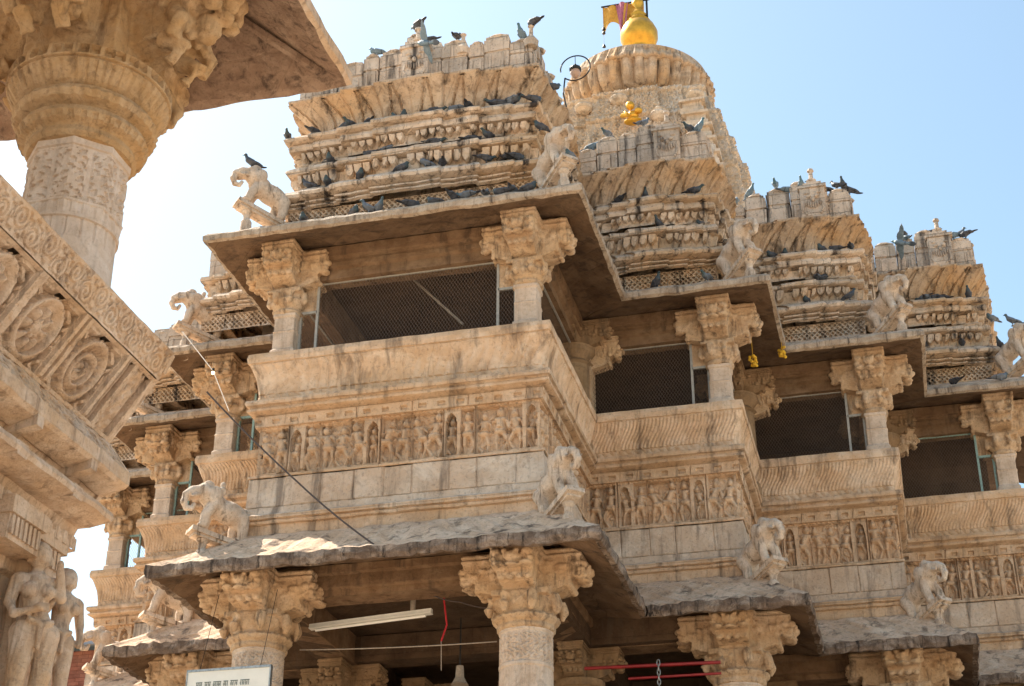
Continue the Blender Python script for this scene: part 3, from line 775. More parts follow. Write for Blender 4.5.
def lower_column(x, y, root, arms=(0, 1, 2, 3), mats=('capital', 'shaft'), bottom=4.5):
    piv = bpy.data.objects.new('column', None); COL.objects.link(piv); piv.parent = root; piv.location = (x - ORG[0], y - ORG[1], bottom)
    piv['label'] = 'round column with a four-armed bracket capital'
    z = lambda a: a - bottom
    m = MB()
    if 'shaft' not in CACHE:
        base = [(0.46, 0), (0.46, 0.25), (0.40, 0.3), (0.42, 0.4), (0.34, 0.5), (0.33, 0.9), (0.35, 0.92), (0.35, 1.0), (0.33, 1.02), (0.325, 1.7)]
        top = [(0.323, z_) for z_ in np.arange(1.72, 2.975, 0.016)]
        def carve(a, zz, r):
            if zz < 1.72: return 1
            e = 0.0; f = (a * 8 / (2 * pi)) % 1; s_ = a * 0.33
            if 2.50 < zz < 2.54 or 2.14 < zz < 2.18 or zz > 2.93: e = 0.014
            elif 2.56 < zz < 2.90 and abs(f - .5) < 0.44: e = -0.010 + 0.018 * (sin(s_ * 70 + 2 * sin(zz * 33)) * sin(zz * 60 + cos(s_ * 38)) > -0.1)
            elif 2.2 < zz < 2.48: e = -0.008 * (abs(f - .5) > 0.44) + 0.008 * (abs(((a * 16 / (2 * pi)) % 1) - .5) < (2.48 - zz) * 1.2)
            elif zz < 2.14: e = -0.008 * (abs(f - .5) > 0.46)
            return 1 + e / r
        m.lathe((0, 0, 0), base + top, 128, rfun=carve)
        CACHE['shaft'] = m.mesh('shaft', M[mats[1]])
    o = bpy.data.objects.new('shaft', CACHE['shaft']); COL.objects.link(o); o.parent = piv
    m = MB()
    m.lathe((0, 0, z(7.45)), [(0.0, 0.0), (0.32, 0), (0.36, 0.02), (0.37, 0.06), (0.34, 0.08), (0.39, 0.11), (0.42, 0.16), (0.38, 0.19), (0.34, 0.21), (0.40, 0.30), (0.40, 0.46), (0, 0.46)], 28)
    for q in range(8):                                               # drooping leaves round the collar
        a = q * pi / 4 + pi / 8
        m.tube([(0.34 * cos(a), 0.34 * sin(a), z(7.88)), (0.44 * cos(a), 0.44 * sin(a), z(7.84)), (0.47 * cos(a), 0.47 * sin(a), z(7.74)), (0.45 * cos(a), 0.45 * sin(a), z(7.64))], [0.05, 0.075, 0.07, 0.03], 7)
    for q in range(24):
        a = q * pi / 12
        m.ball((0.40 * cos(a), 0.40 * sin(a), z(7.61)), (0.028, 0.028, 0.03), 8); m.ball((0.385 * cos(a + .13), 0.385 * sin(a + .13), z(7.80)), (0.035, 0.035, 0.045), 8)
    m.box(-0.36, 0.36, -0.36, 0.36, z(7.86), z(7.93), j=0.006)
    m.box(-0.25, 0.25, -0.25, 0.25, z(7.9), z(8.14), j=0.006)
    for k, a in enumerate((-pi / 2, 0, pi / 2, pi)):
        if k in arms: console(m, (0, 0), a, 0.76, 0.56, 0.58, z(8.46 if k in (0, 2) else 8.44), seed=k)
    vr = int(abs(x * 10)) % 2
    if ('low', vr) not in CACHE: CACHE[('low', vr)] = fuse(m, 0.0135, M[mats[0]], 'capital', 0, 0.009, 13, vr * 7)
    o = bpy.data.objects.new('capital', CACHE[('low', vr)]); COL.objects.link(o); o.parent = piv
    return piv
def upper_column(x, y, root):
    piv = bpy.data.objects.new('pillar', None); COL.objects.link(piv); piv.parent = root; piv.location = (x - ORG[0], y - ORG[1], 11.67)
    piv['label'] = 'short balcony pillar with a bracket capital'
    m = MB(); z = lambda a: a - 11.67
    pr = [(0.19, -0.02), (0.19, 0.14), (0.165, 0.17), (0.165, 0.42), (0.175, 0.44), (0.16, 0.46), (0.16, 0.66), (0.18, 0.68), (0.18, 0.72)]
    m.lathe((0, 0, 0), pr, 24, rfun=lambda a, z_, r: 1 / max(abs(cos(a + 0)), abs(sin(a + 0)), 0.76) * (1 + 0.015 * sin(a * 20)))
    m.build('shaft', M['shaft'], piv)
    m = MB()
    m.lathe((0, 0, z(12.38)), [(0.0, 0.0), (0.17, 0), (0.21, 0.02), (0.22, 0.06), (0.18, 0.09), (0.23, 0.14), (0.27, 0.22), (0.24, 0.26), (0.26, 0.38), (0, 0.38)], 24)
    for q in range(8):
        a = q * pi / 4 + pi / 8
        m.tube([(0.2 * cos(a), 0.2 * sin(a), z(12.72)), (0.28 * cos(a), 0.28 * sin(a), z(12.68)), (0.29 * cos(a), 0.29 * sin(a), z(12.58)), (0.27 * cos(a), 0.27 * sin(a), z(12.52))], [0.04, 0.055, 0.05, 0.02], 7)
    m.box(-0.26, 0.26, -0.26, 0.26, z(12.70), z(12.76), j=0.005)
    m.box(-0.19, 0.19, -0.19, 0.19, z(12.75), z(13.3), j=0.005)
    for k, a in enumerate((-pi / 2, 0, pi / 2, pi)):
        console(m, (0, 0), a, 0.60, 0.58, 0.49, z(13.36 if k % 2 == 0 else 13.34), seed=k)
    vr = int(abs(x * 10)) % 2
    if ('up', vr) not in CACHE: CACHE[('up', vr)] = fuse(m, 0.0125, M['capital'], 'capital', 0, 0.008, 14, vr * 7)
    o = bpy.data.objects.new('capital', CACHE[('up', vr)]); COL.objects.link(o); o.parent = piv
    return piv
def inner_column(x, y, root, z0=4.5, z1=8.14):
    m = MB(); z = z1 - z0
    m.lathe((0, 0, 0), [(0.36, 0), (0.36, 0.2), (0.28, 0.3), (0.27, z - 0.75), (0.32, z - 0.72), (0.26, z - 0.66), (0.36, z - 0.55), (0.36, z - 0.45), (0, z - 0.45)], 20)
    for k in range(4): console(m, (0, 0), k * pi / 2, 0.6, 0.46, 0.36, z - 0.01, seed=k)
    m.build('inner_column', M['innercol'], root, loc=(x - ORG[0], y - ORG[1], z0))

col_x = [1.76, 4.0, 6.18, 8.22]
for k in range(4):
    for sgn in (-1, 1):
        x = CX + sgn * col_x[k]; y = YF[k] + 0.24
        lower_column(x, y, temple)
        upper_column(x, YF[k] + 0.35, temple)
# second pair where each bay meets the next one
for k in range(1, 4):
    for sgn in (-1, 1):
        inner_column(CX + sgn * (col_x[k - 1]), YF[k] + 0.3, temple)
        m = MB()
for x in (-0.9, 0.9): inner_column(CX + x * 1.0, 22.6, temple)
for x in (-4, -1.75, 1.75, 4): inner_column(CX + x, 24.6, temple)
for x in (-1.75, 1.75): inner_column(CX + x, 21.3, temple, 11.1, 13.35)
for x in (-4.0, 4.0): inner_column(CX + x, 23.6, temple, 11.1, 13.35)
for x in (-6.2, 6.2): inner_column(CX + x, 25.8, temple, 11.1, 13.35)

# floors, ceilings, hall wall, plinth
def slab_poly(m, d, z0, z1):
    pts = [P[i] + MIT[i] * d for i in range(len(P))]
    n = len(pts)
    v = [(p[0], p[1], z0) for p in pts] + [(p[0], p[1], z1) for p in pts]
    # split in convex strips: rectangles per bay pair
    for k in range(4):
        hx = HW[k] + d; y0 = YF[k] - d; y1 = (YF[k + 1] - d) if k < 3 else YB
        m.box(CX - hx, CX + hx, y0, y1 - 0.002, z0, z1)
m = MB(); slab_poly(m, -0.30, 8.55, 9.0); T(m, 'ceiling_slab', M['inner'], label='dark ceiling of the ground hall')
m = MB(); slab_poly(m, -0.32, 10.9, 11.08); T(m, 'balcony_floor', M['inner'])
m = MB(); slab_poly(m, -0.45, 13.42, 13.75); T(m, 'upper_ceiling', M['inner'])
def slab_poly2(m, d, z0, z1, z2):
    for k in range(4):
        hx = HW[k] + d; y0 = YF[k] - d; y1 = (YF[k + 1] - d) if k < 3 else YB
        lx = HW[0] + d
        m.box(CX - lx, CX + hx, y0, y1 - 0.002, z0, z1)
        if k: m.box(CX - hx, CX - lx - 0.003, y0, y1 - 0.002, z0, z2)
m = MB(); slab_poly2(m, -0.62, 13.8, 16.2, 15.0); T(m, 'roof_core', M['roof'])
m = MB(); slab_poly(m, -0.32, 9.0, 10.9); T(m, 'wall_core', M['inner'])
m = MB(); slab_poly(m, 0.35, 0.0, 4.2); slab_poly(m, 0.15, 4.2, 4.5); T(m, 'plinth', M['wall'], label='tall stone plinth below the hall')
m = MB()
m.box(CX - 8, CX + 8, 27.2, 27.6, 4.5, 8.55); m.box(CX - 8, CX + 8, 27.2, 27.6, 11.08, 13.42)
T(m, 'rear_wall', M['inner'])
m = MB()
for x in (-1.76, 1.76): m.box(CX + x - 0.22, CX + x + 0.22, 18.5, 27.0, 8.14, 8.52)
for x in (-4, 4): m.box(CX + x - 0.22, CX + x + 0.22, 21.5, 27.0, 8.14, 8.52)
for y in (21.3, 24.6): m.box(CX - 4.2, CX + 4.2, y - 0.2, y + 0.2, 8.15, 8.53)
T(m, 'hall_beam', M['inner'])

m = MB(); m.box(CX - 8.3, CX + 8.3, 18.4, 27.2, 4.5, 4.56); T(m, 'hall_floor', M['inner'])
# wire netting in the balcony openings, with frames
def net_panel(a, b, z0, z1, frame_mat, narrow):
    """a,b: (x,y) ends; narrow: place a small framed strip next to end b"""
    a = np.array(a); b = np.array(b); t = (b - a) / np.linalg.norm(b - a)
    m = MB(); m.add([(a[0], a[1], z0), (b[0], b[1], z0), (b[0], b[1], z1), (a[0], a[1], z1)], [(0, 1, 2, 3)])
    net = T(m, 'wire_netting', M['net'], label='fine diamond wire netting across a balcony opening')
    m = MB()
    def bar(p, q, r=0.018):
        p = np.array(p, float); q = np.array(q, float); c = (p + q) / 2; h = (q - p) / 2
        if abs(h[2]) > 0.01: m.obox(c, (t[0] * r, t[1] * r, 0), (-t[1] * r, t[0] * r, 0), (0, 0, abs(h[2])))
        else: m.obox(c, tuple(h), (-t[1] * r, t[0] * r, 0), (0, 0, r))
    for s in narrow:
        e = b if s > 0 else a; d = -t * s
        p0 = e + d * 0.02; p1 = e + d * 0.27
        bar((*p0, z0), (*p0, z0 + 0.78)); bar((*p1, z0), (*p1, z1)); bar((*p0, z0 + 0.78), (*p1, z0 + 0.78)); bar((*p0, z0 + 0.02), (*p1, z0 + 0.02))
        # board closing the strip above the small light
        q0, q1 = p0, p1
        c = (q0 + q1) / 2
        m.obox((c[0], c[1], (z0 + 0.80 + z1) / 2), (t[0] * 0.11, t[1] * 0.11, 0), (-t[1] * 0.01, t[0] * 0.01, 0), (0, 0, (z1 - z0 - 0.80) / 2), 1)
    bar((*a, z1 - 0.02), (*b, z1 - 0.02), 0.015)
    m.v = [v - 0 for v in m.v]
    T(m, 'netting_frame', [frame_mat, M['capital']], parent=None)
ZN0, ZN1 = 11.67, 12.92
yA = YF[0] + 0.36
net_panel((CX - 1.60, yA), (CX + 1.60, yA), ZN0, ZN1, M['frame'], (-1, 1))
net_panel((CX + 1.78, yA + 0.2), (CX + 1.78, YF[1] + 0.1), ZN0, ZN1, M['frame'], ())
net_panel((CX - 1.78, yA + 0.2), (CX - 1.78, YF[1] + 0.1), ZN0, ZN1, M['frame'], ())
for k in (1, 2, 3):
    y = YF[k] + 0.36
    net_panel((CX + HW[k - 1] - 0.1, y), (CX + col_x[k] - 0.16, y), ZN0, ZN1, M['frame'] if k < 3 else M['teal'], (1,))
    net_panel((CX - col_x[k] + 0.16, y), (CX - HW[k - 1] + 0.1, y), ZN0, ZN1, M['teal'], (-1,))
    if k < 3:
        net_panel((CX + col_x[k], y + 0.2), (CX + col_x[k], YF[k + 1] + 0.1), ZN0, ZN1, M['frame'], ())
# brackets flanking each opening at the inner end
for k in (1, 2, 3):
    for sgn in (-1, 1):
        m = MB(); x = CX + sgn * (HW[k - 1] - 0.28)
        console(m, (x, YF[k] + 0.36), 0 if sgn > 0 else pi, 0.62, 0.55, 0.30, 13.10)
        m.box(x - 0.2, x + 0.2, YF[k] + 0.2, YF[k] + 0.52, 11.6, 13.2)
        T(m, 'side_bracket', M['capital'])

# ------------------------------------------------------------------ tower (shikhara)
def tower():
    TY = 40.0
    def hw(z):   # half width of the curved tower
        t = (z - 10) / 21.0
        return 5.5 * (1 - 0.20 * t - 0.40 * t ** 3.2)
    steps = [(-1.0, 0.0), (-0.72, 0.0), (-0.72, 0.10), (-0.42, 0.10), (-0.42, 0.2), (0.42, 0.2), (0.42, 0.10), (0.72, 0.10), (0.72, 0.0), (1.0, 0.0)]
    m = MB(); zs = np.concatenate([np.linspace(9.0, 24.0, 60), np.arange(24.05, 30.06, 0.045)])
    # ring of plan points
    ring = []
    for q in range(4):
        a = q * pi / 2
        for (u, o) in steps:
            if u == 1.0: continue
            x, y = u * 0.92, -(0.92 + o * 0.55)
            ring.append((x * cos(a) - y * sin(a), x * sin(a) + y * cos(a)))
    ring = np.array(ring); fine = []
    for i in range(len(ring)):
        p, q = ring[i], ring[(i + 1) % len(ring)]; n = max(1, int(np.linalg.norm(q - p) * 3.4 / 0.05))
        for k in range(n): fine.append(p + (q - p) * k / n)
    fine = np.array(fine)
    H = np.array([hw(z) for z in zs])
    G = np.zeros((len(fine), len(zs), 3))
    G[..., 0] = CX + fine[:, None, 0] * H[None] * 0.93; G[..., 1] = TY + fine[:, None, 1] * H[None] * 0.93; G[..., 2] = zs[None]
    per = np.arange(len(fine)) * 0.045
    U, V = np.meshgrid(per, zs, indexing='ij')
    h = lattice_f(U, V, 1, 1) * 0.9 + np.where(np.mod(V, 1.15) < 0.16, 0.10, 0) 
    R_ = fine / np.linalg.norm(fine, axis=1)[:, None]
    G[..., 0] += R_[:, None, 0] * h; G[..., 1] += R_[:, None, 1] * h
    m.grid(G, closed=True)
    # top plates
    for z0, z1, r in ((30.0, 30.16, 2.12), (30.16, 30.3, 1.95), (30.3, 30.45, 1.7)):
        m.box(CX - r, CX + r, TY - r, TY + r, z0, z1, j=0.02)
    t = T(m, 'tower', M['tower'], label='curved lattice-carved main tower of the temple')
    m = MB()
    prof = [(1.45, 30.3), (1.5, 30.42), (1.45, 30.5), (1.65, 30.56), (1.92, 30.68), (2.1, 30.86), (2.19, 31.08), (2.20, 31.28), (2.24, 31.40), (2.27, 31.42), (2.34, 31.44), (2.38, 31.47), (2.38, 31.54), (2.34, 31.58), (2.26, 31.74), (2.2, 31.95), (1.7, 32.2), (1.2, 32.4), (0.8, 32.5), (0.0, 32.55)]
    m.lathe((CX, TY, 0), prof, 192, rfun=lambda a, z, r: 1 + (0.15 * (abs(sin(a * 17)) ** 0.5 - 0.75) if 30.55 < z < 31.41 else (-0.03 * (abs(sin(a * 17)) < 0.3) + 0.012 * sin(a * 51) if 31.43 < z < 31.75 else 0)))
    m.v = [v - ORG for v in m.v]; m.build('ribbed_disc', M['cove'], t, label='round ribbed stone disc capping the tower')
    m = MB()
    prof = [(0.0, 33.0), (0.62, 33.05), (0.5, 33.25), (0.35, 33.35), (0.34, 33.5), (0.50, 33.6), (0.60, 33.85), (0.60, 34.1), (0.50, 34.35), (0.36, 34.48), (0.40, 34.52), (0.30, 34.62), (0.22, 34.75), (0.28, 34.8), (0.2, 34.9), (0.11, 35.1), (0.2, 35.22), (0.2, 35.35), (0.1, 35.6), (0.04, 35.9), (0.0, 36.2)]
    m.lathe((CX + 0.10, TY, 0.0), prof, 40); m.v = [v - ORG for v in m.v]
    m.build('golden_finial', M['gold'], t, smooth=True, label='golden pot-shaped finial on the tower top')
    # stacked miniature tiers on the corners of the tower face
    for sx in (-1, 1):
        m = MB(); z = 20.0
        while z < 28.9:
            r_ = 0.34; hh = hw(z) * 0.93
            x0 = CX + sx * (hh * 0.70); y0 = TY - hh * 0.98
            m.box(x0 - r_, x0 + r_, y0 - r_, y0 + r_, z, z + 0.20, j=0.02); m.box(x0 - r_ * 0.8, x0 + r_ * 0.8, y0 - r_ * 0.8, y0 + r_ * 0.8, z + 0.20, z + 0.42, j=0.01)
            m.box(x0 - r_ * 1.1, x0 + r_ * 1.1, y0 - r_ * 1.1, y0 + r_ * 1.1, z + 0.42, z + 0.50, j=0.01); z += 0.56
        m.v = [v - ORG for v in m.v]; m.build('corner_tiers', M['tower'], t, label='stack of miniature tiers up one corner of the tower')
    for x_, z_ in ((-6.45, 29.55), (-5.25, 28.55), (-4.2, 29.2), (-7.5, 29.4)):
        m = MB(); hh = hw(z_) * 0.93; y_ = TY - hh * 1.06
        m.lathe((x_, y_, z_), [(0, -0.16), (0.14, -0.13), (0.24, -0.04), (0.27, 0.04), (0.22, 0.12), (0.25, 0.16), (0.12, 0.2), (0.1, 0.3), (0, 0.33)], 24, rfun=lambda a, z, r: 1 + 0.05 * abs(sin(a * 8)))
        m.v = [v - ORG for v in m.v]; m.build('stone_pot', M['tower'], t, label='small ribbed stone pot projecting from the tower face')
    m = MB(); zg = 28.5; yg = TY - hw(zg) * 0.93 * 1.16; xg = -5.95
    m.ball((xg, yg, zg), (0.17, 0.14, 0.15), 12); m.ball((xg - 0.05, yg - 0.15, zg + 0.25), (0.13, 0.13, 0.14), 12); m.ball((xg + 0.18, yg - 0.12, zg + 0.05), (0.12, 0.12, 0.09), 10)
    m.tube([(xg - 0.2, yg - 0.1, zg + 0.05), (xg - 0.28, yg - 0.2, zg - 0.1), (xg - 0.1, yg - 0.28, zg - 0.15)], 0.07, 8)
    m.ball((xg, yg - 0.02, zg - 0.22), (0.27, 0.2, 0.07), 12)
    m.v = [v - ORG for v in m.v]; m.build('gilded_figure', M['gold'], t, label='small gilded figure fixed on the tower face')
    m = MB(); m.box(CX - 6.5, CX + 6.5, 29.6, 46, 0, 13.5); m.v = [v - ORG for v in m.v]
    m.build('sanctum_wall', M['wall'], t)
    return t
tower()

# ------------------------------------------------------------------ ground and far ground
m = MB(); g = 900.0
m.add([(-g, -g, 0), (g, -g, 0), (g, g, 0), (-g, g, 0)], [(0, 1, 2, 3)])
tag(m.build('ground', M['ground']), kind='structure')

# ------------------------------------------------------------------ guardian elephants on the eave corners
def elephant_mesh(seed, kind=0):
    rs = random.Random(seed); j = lambda a: a + rs.uniform(-0.012, 0.012)
    pr = [('e', (-0.04, 0, 0.42), (0.31, 0.175, 0.185)), ('e', (-0.26, 0, 0.38), (0.17, 0.165, 0.19)), ('e', (0.17, 0, 0.45), (0.18, 0.17, 0.19)),
          ('c', [(0.22, 0, 0.50), (0.33, 0, 0.56)], [0.15, 0.15]), ('e', (0.37, 0, 0.60), (0.165, 0.15, 0.16)),
          ('e', (0.37, 0.06, 0.72), (0.085, 0.06, 0.06)), ('e', (0.37, -0.06, 0.72), (0.085, 0.06, 0.06)),
          ('e', (0.27, 0.165, 0.56), (0.11, 0.035, 0.14)), ('e', (0.27, -0.165, 0.56), (0.11, 0.035, 0.14)),
          ('e', (0.47, 0.10, 0.63), (0.035, 0.03, 0.03)), ('e', (0.47, -0.10, 0.63), (0.035, 0.03, 0.03)),
          ('c', [(0.46, 0, 0.58), (0.57, 0, 0.55), (0.65, 0, 0.46), (0.66, 0, 0.34), (0.60, 0, 0.26), (0.52, 0, 0.28), (0.50, 0, 0.36)], [0.11, 0.085, 0.068, 0.058, 0.05, 0.042, 0.036]),
          ('c', [(0.50, 0.08, 0.50), (0.59, 0.10, 0.43), (0.65, 0.11, 0.48)], [0.03, 0.022, 0.012]), ('c', [(0.50, -0.08, 0.50), (0.59, -0.10, 0.43), (0.65, -0.11, 0.48)], [0.03, 0.022, 0.012]),
          ('c', [(0.22, 0.09, 0.42), (j(0.30), 0.10, 0.24), (0.31, 0.10, 0.05)], [0.10, 0.078, 0.07]), ('c', [(0.22, -0.09, 0.42), (j(0.22), -0.10, 0.22), (0.24, -0.10, 0.05)], [0.10, 0.078, 0.07]),
          ('c', [(-0.26, 0.09, 0.36), (-0.30, 0.10, 0.20), (-0.32, 0.10, 0.05)], [0.115, 0.085, 0.074]), ('c', [(-0.26, -0.09, 0.36), (-0.22, -0.10, 0.20), (-0.24, -0.10, 0.05)], [0.115, 0.085, 0.074]),
          ('e', (0.33, 0.10, 0.03), (0.075, 0.06, 0.035)), ('e', (0.26, -0.10, 0.03), (0.075, 0.06, 0.035)), ('e', (-0.31, 0.10, 0.03), (0.075, 0.06, 0.035)), ('e', (-0.23, -0.10, 0.03), (0.075, 0.06, 0.035)),
          ('c', [(-0.36, 0, 0.48), (-0.41, 0, 0.36), (-0.40, 0.02, 0.22)], [0.03, 0.02, 0.025]),
          # collar and saddle strap carved on the body
          ('c', [(0.20, 0.17, 0.56), (0.26, 0.15, 0.42), (0.28, 0, 0.33), (0.26, -0.15, 0.42), (0.20, -0.17, 0.56)], 0.02), ('c', [(-0.05, 0.17, 0.40), (-0.05, 0.14, 0.53), (-0.05, 0, 0.605), (-0.05, -0.14, 0.53), (-0.05, -0.17, 0.40)], 0.02)]
    if kind == 1:     # little rider seated on the neck
        pr += [('e', (0.14, 0, 0.70), (0.06, 0.07, 0.09)), ('e', (0.15, 0, 0.82), (0.045, 0.045, 0.055)), ('c', [(0.15, 0.06, 0.74), (0.26, 0.06, 0.70)], 0.02)]
    return sculpt(pr, 0.017, 2, 'elephant_body')
EM = [elephant_mesh(1, 0), elephant_mesh(2, 1), elephant_mesh(5, 0)]
def statue(corner, level, label, variant=0, tilt=14, out=0.16, sc=0.88, dz=0.0):
    k, sgn = corner
    base = np.array([CX + sgn * (HW[k] + out), YF[k] - out])
    z = (8.90 if level == 0 else 13.80) + dz
    r = empty('elephant_statue', (base[0], base[1], z), label, 'statue', 'carved elephants on the eave corners', rz=math.atan2(-1, sgn))
    r.scale = (sc,) * 3
    up = bpy.data.objects.new('body', EM[variant]); COL.objects.link(up); up.parent = r
    if not EM[variant].materials: EM[variant].materials.append(M['statue'])
    up.rotation_euler = (0, -radians(tilt), 0); up.location = (0.0, 0, 0.045)
    m = MB()
    ta = radians(tilt)
    m.obox((0.01, 0, 0.0), (0.46 * cos(ta), 0, 0.46 * sin(ta)), (0, 0.15, 0), (-0.035 * sin(ta), 0, 0.035 * cos(ta)))
    m.obox((0.02, 0, -0.055), (0.40 * cos(ta), 0, 0.40 * sin(ta)), (0, 0.11, 0), (-0.025 * sin(ta), 0, 0.025 * cos(ta)))
    m.v = [v + np.stack([vnoise(v, 20), vnoise(v + 5, 20), vnoise(v + 9, 20)], -1) * 0.006 for v in m.v]
    m.build('plank', M['statue'], r)
    m = MB(); zt = 0.24 * sin(ta) - 0.06
    m.lathe((0.24, 0, 0), [(0.085, zt), (0.10, zt - 0.04), (0.06, zt - 0.09), (0.055, zt - 0.16), (0.09, zt - 0.22), (0.10, zt - 0.45), (0.10, zt - 0.55)], 12)
    m.build('post', M['statue'], r)
    return r
statue((0, -1), 0, 'elephant statue on the left corner of the front lower eave, facing left', 1, 10)
statue((0, 1), 0, 'pale elephant statue on the right corner of the front lower eave', 0, 20)
statue((1, 1), 0, 'elephant statue on the lower eave between the first and second right balconies', 0, 18)
statue((2, 1), 0, 'elephant statue on the lower eave in front of the far right frieze', 2, 20)
statue((1, -1), 0, 'elephant statue half hidden behind the left end of the front lower eave', 2, 10)
statue((2, -1), 0, 'lowest elephant statue at the far left, standing beside the open white sky', 0, 10)
statue((0, -1), 1, 'elephant statue against blue sky with a pigeon on its head', 0, 16, out=0.04, dz=0.16)
statue((0, 1), 1, 'elephant statue on the upper eave corner at the right end of the front roof', 1, 22)
statue((1, 1), 1, 'elephant statue on the upper eave corner in the gap right of the second roof', 2, 22)
statue((2, 1), 1, 'elephant statue on the upper eave corner between the third and fourth roofs', 1, 22)
statue((3, 1), 1, 'elephant statue cut by the right border of the picture, beside the fourth roof', 0, 18)
statue((1, -1), 1, 'reddish elephant statue on the left upper eave below the ruined crest', 1, 12)
statue((2, -1), 1, 'elephant statue on the far left upper eave next to the foreground balustrade', 2, 12)

# ------------------------------------------------------------------ foreground pavilion
PV = np.array([-4.78, 5.0, 0.0])
pav = empty('pavilion', tuple(PV), 'carved stone pavilion in the left foreground with one thick column and a rosette balustrade', 'pavilion')
def TP(mb, name, mats, smooth=False, label=None, parent=None):
    mb.v = [v - PV for v in mb.v]
    return mb.build(name, mats, parent or pav, smooth, label)
def set_path(pts):
    global P, MIT, BAYS
    P = [np.array(p, float) for p in pts]; MIT = [miter(i) for i in range(len(P))]
    BAYS = {'V': list(range(len(P) - 1))}
XW, YC = -4.90, 7.95
set_path([(XW, 2.2), (XW, YC)])
def endcap(m, prof, y, t=0.03):
    n = len(prof); v = [(XW + d, y - 0.004, z) for d, z in prof] + [(XW + d, y + t, z) for d, z in prof]
    m.add(v, [tuple(range(n)), tuple(reversed(range(n, 2 * n)))] + [(i, n + i, n + (i + 1) % n, (i + 1) % n) for i in range(n)])
def jitter(m, a, sc=12):
    m.v = [v + np.stack([vnoise(v, sc), vnoise(v + 9, sc), vnoise(v + 19, sc)], -1) * a for v in m.v]
def rosette_f(U, V, L, H):
    h = np.zeros_like(U); v = V / H
    far = L                                                           # the corner is at U = L on the long side
    for c, kind in ((L - 0.60, 1), (L - 1.13, 0), (L - 1.63, 0), (L - 2.16, 1)):
        x = U - c; y = (V - H * 0.50); r = np.sqrt(x * x + y * y); a = np.arctan2(y, x); R0 = 0.148
        panel = (np.abs(x) < 0.205)
        h = np.where(panel & (v > 0.06) & (v < 0.95), -0.045, h)
        ring = np.clip(1 - ((r - R0) / 0.028) ** 2, 0, 1) * 0.035
        bead = np.where(np.abs(r - R0 - 0.028) < 0.012, 0.012 * np.sin(a * 26), 0)
        if kind == 0:
            pet = np.where(r < R0 - 0.02, 0.034 * np.abs(np.cos(a * 4)) ** 1.2 * np.clip(np.sin(pi * np.clip((r - 0.03) / (R0 - 0.05), 0, 1)), 0, 1), 0)
            pet += np.where(r < 0.05, 0.03 * np.sqrt(np.clip(1 - (r / 0.05) ** 2, 0, 1)), 0)
        else:
            pet = np.clip(1 - ((r - 0.085) / 0.02) ** 2, 0, 1) * 0.028 + np.where(np.abs(r - 0.117) < 0.014, 0.012 * np.sin(a * 16), 0)
            pet += np.where(r < 0.06, 0.03 * np.sqrt(np.clip(1 - (r / 0.06) ** 2, 0, 1)) * (0.8 + 0.3 * np.cos(a * 5)), 0)
        disc = r < R0 + 0.045
        corner = np.where(~disc & panel & (v > 0.08) & (v < 0.93), 0.028 * (np.sin(x * 60 + 3 * np.sin(y * 40)) * np.sin(y * 55) > 0.1), 0)
        h = np.where(disc & panel, -0.045 + 1.35 * (ring + bead + pet) + 0.008, h + 1.3 * corner)
        fr = (np.abs(np.abs(x) - 0.235) < 0.018)
        h = np.where(fr, 0.022, h)
    # plain and fluted uprights towards the corner
    e = L - U
    flut = (e < 0.32) & (e > 0.02)
    h = np.where(flut, 0.018 * np.sign(np.sin(e * 2 * pi / 0.105)) - 0.006, h)
    sc = (e < 0.22) & (e > 0.10)
    h = np.where(sc, 0.012 * np.sin(e * 90) * np.sin(V * 70), h)
    h = np.where((v < 0.05), 0.012, h)
    n = vnoise(np.stack([U, V, U * 0 + 2], -1), 42)
    return h * 1.45 - 0.006 * (n > 0.5)
def scroll_f(U, V, L, H):
    p = 0.15; k = np.floor(U / p); x = (U / p - k - 0.5) * p; sg = np.where(np.mod(k, 2) < 0.5, 1, -1)
    y = (V - H * (0.5 + 0.12 * np.where(np.mod(k, 2) < 0.5, 1, -1))) * sg; r = np.sqrt(x * x + y * y); a = np.arctan2(y, x)
    sp = np.sin(r * 165 - a * 1.0 * sg)
    h = np.where(r < 0.066, 0.013 * (sp > -0.1), 0.013 * (np.sin(U * 70) * np.sin(V * 90) > 0))
    return np.where((V < 0.012) | (V > H - 0.012), 0.014, h)
def pit_f(U, V, L, H):
    n = vnoise(np.stack([U, V, U * 0 + 3], -1), 30) + 0.5 * vnoise(np.stack([U, V, U * 0 + 8], -1), 60)
    return -0.014 * (n > 0.35) + 0.008 * (np.sin(U * 2 * pi / 0.14) * np.sin(V * 60) > 0.3)
m = MB()
relief(m, 0, 5.56, 5.94, 0.27, 0.54, rosette_f, 0.0045, rough=0.0018)
for i in (0,): relief(m, i, 5.945, 6.12, 0.565, 0.65, scroll_f, 0.0055 if i == 0 else 0.014, rough=0.003)
sweep(m, 'V', [(0.54, 5.935), (0.57, 5.945)], ds=0.1, rough=0.002)
sweep(m, 'V', [(0.65, 6.115), (0.66, 6.125), (0.64, 6.145), (0.50, 6.15), (0.42, 6.12), (0.05, 5.56)], ds=0.06, rough=0.005)
TP(m, 'balustrade', M['pav'], label='outward leaning balustrade with carved rosettes')
m = MB(); endcap(m, [(0.27, 5.56), (0.58, 6.0), (0.60, 6.0), (0.65, 6.12), (0.64, 6.145), (0.50, 6.15), (0.42, 6.12), (0.05, 5.56)], YC); TP(m, 'balustrade_end', M['pav'])
m = MB()
for i in (0,): relief(m, i, 5.36, 5.56, 0.43, 0.28, pit_f, 0.008 if i == 0 else 0.02, rough=0.004)
sweep(m, 'V', [(0.28, 5.565), (0.26, 5.57), (0.0, 5.57)], ds=0.1, rough=0.004)
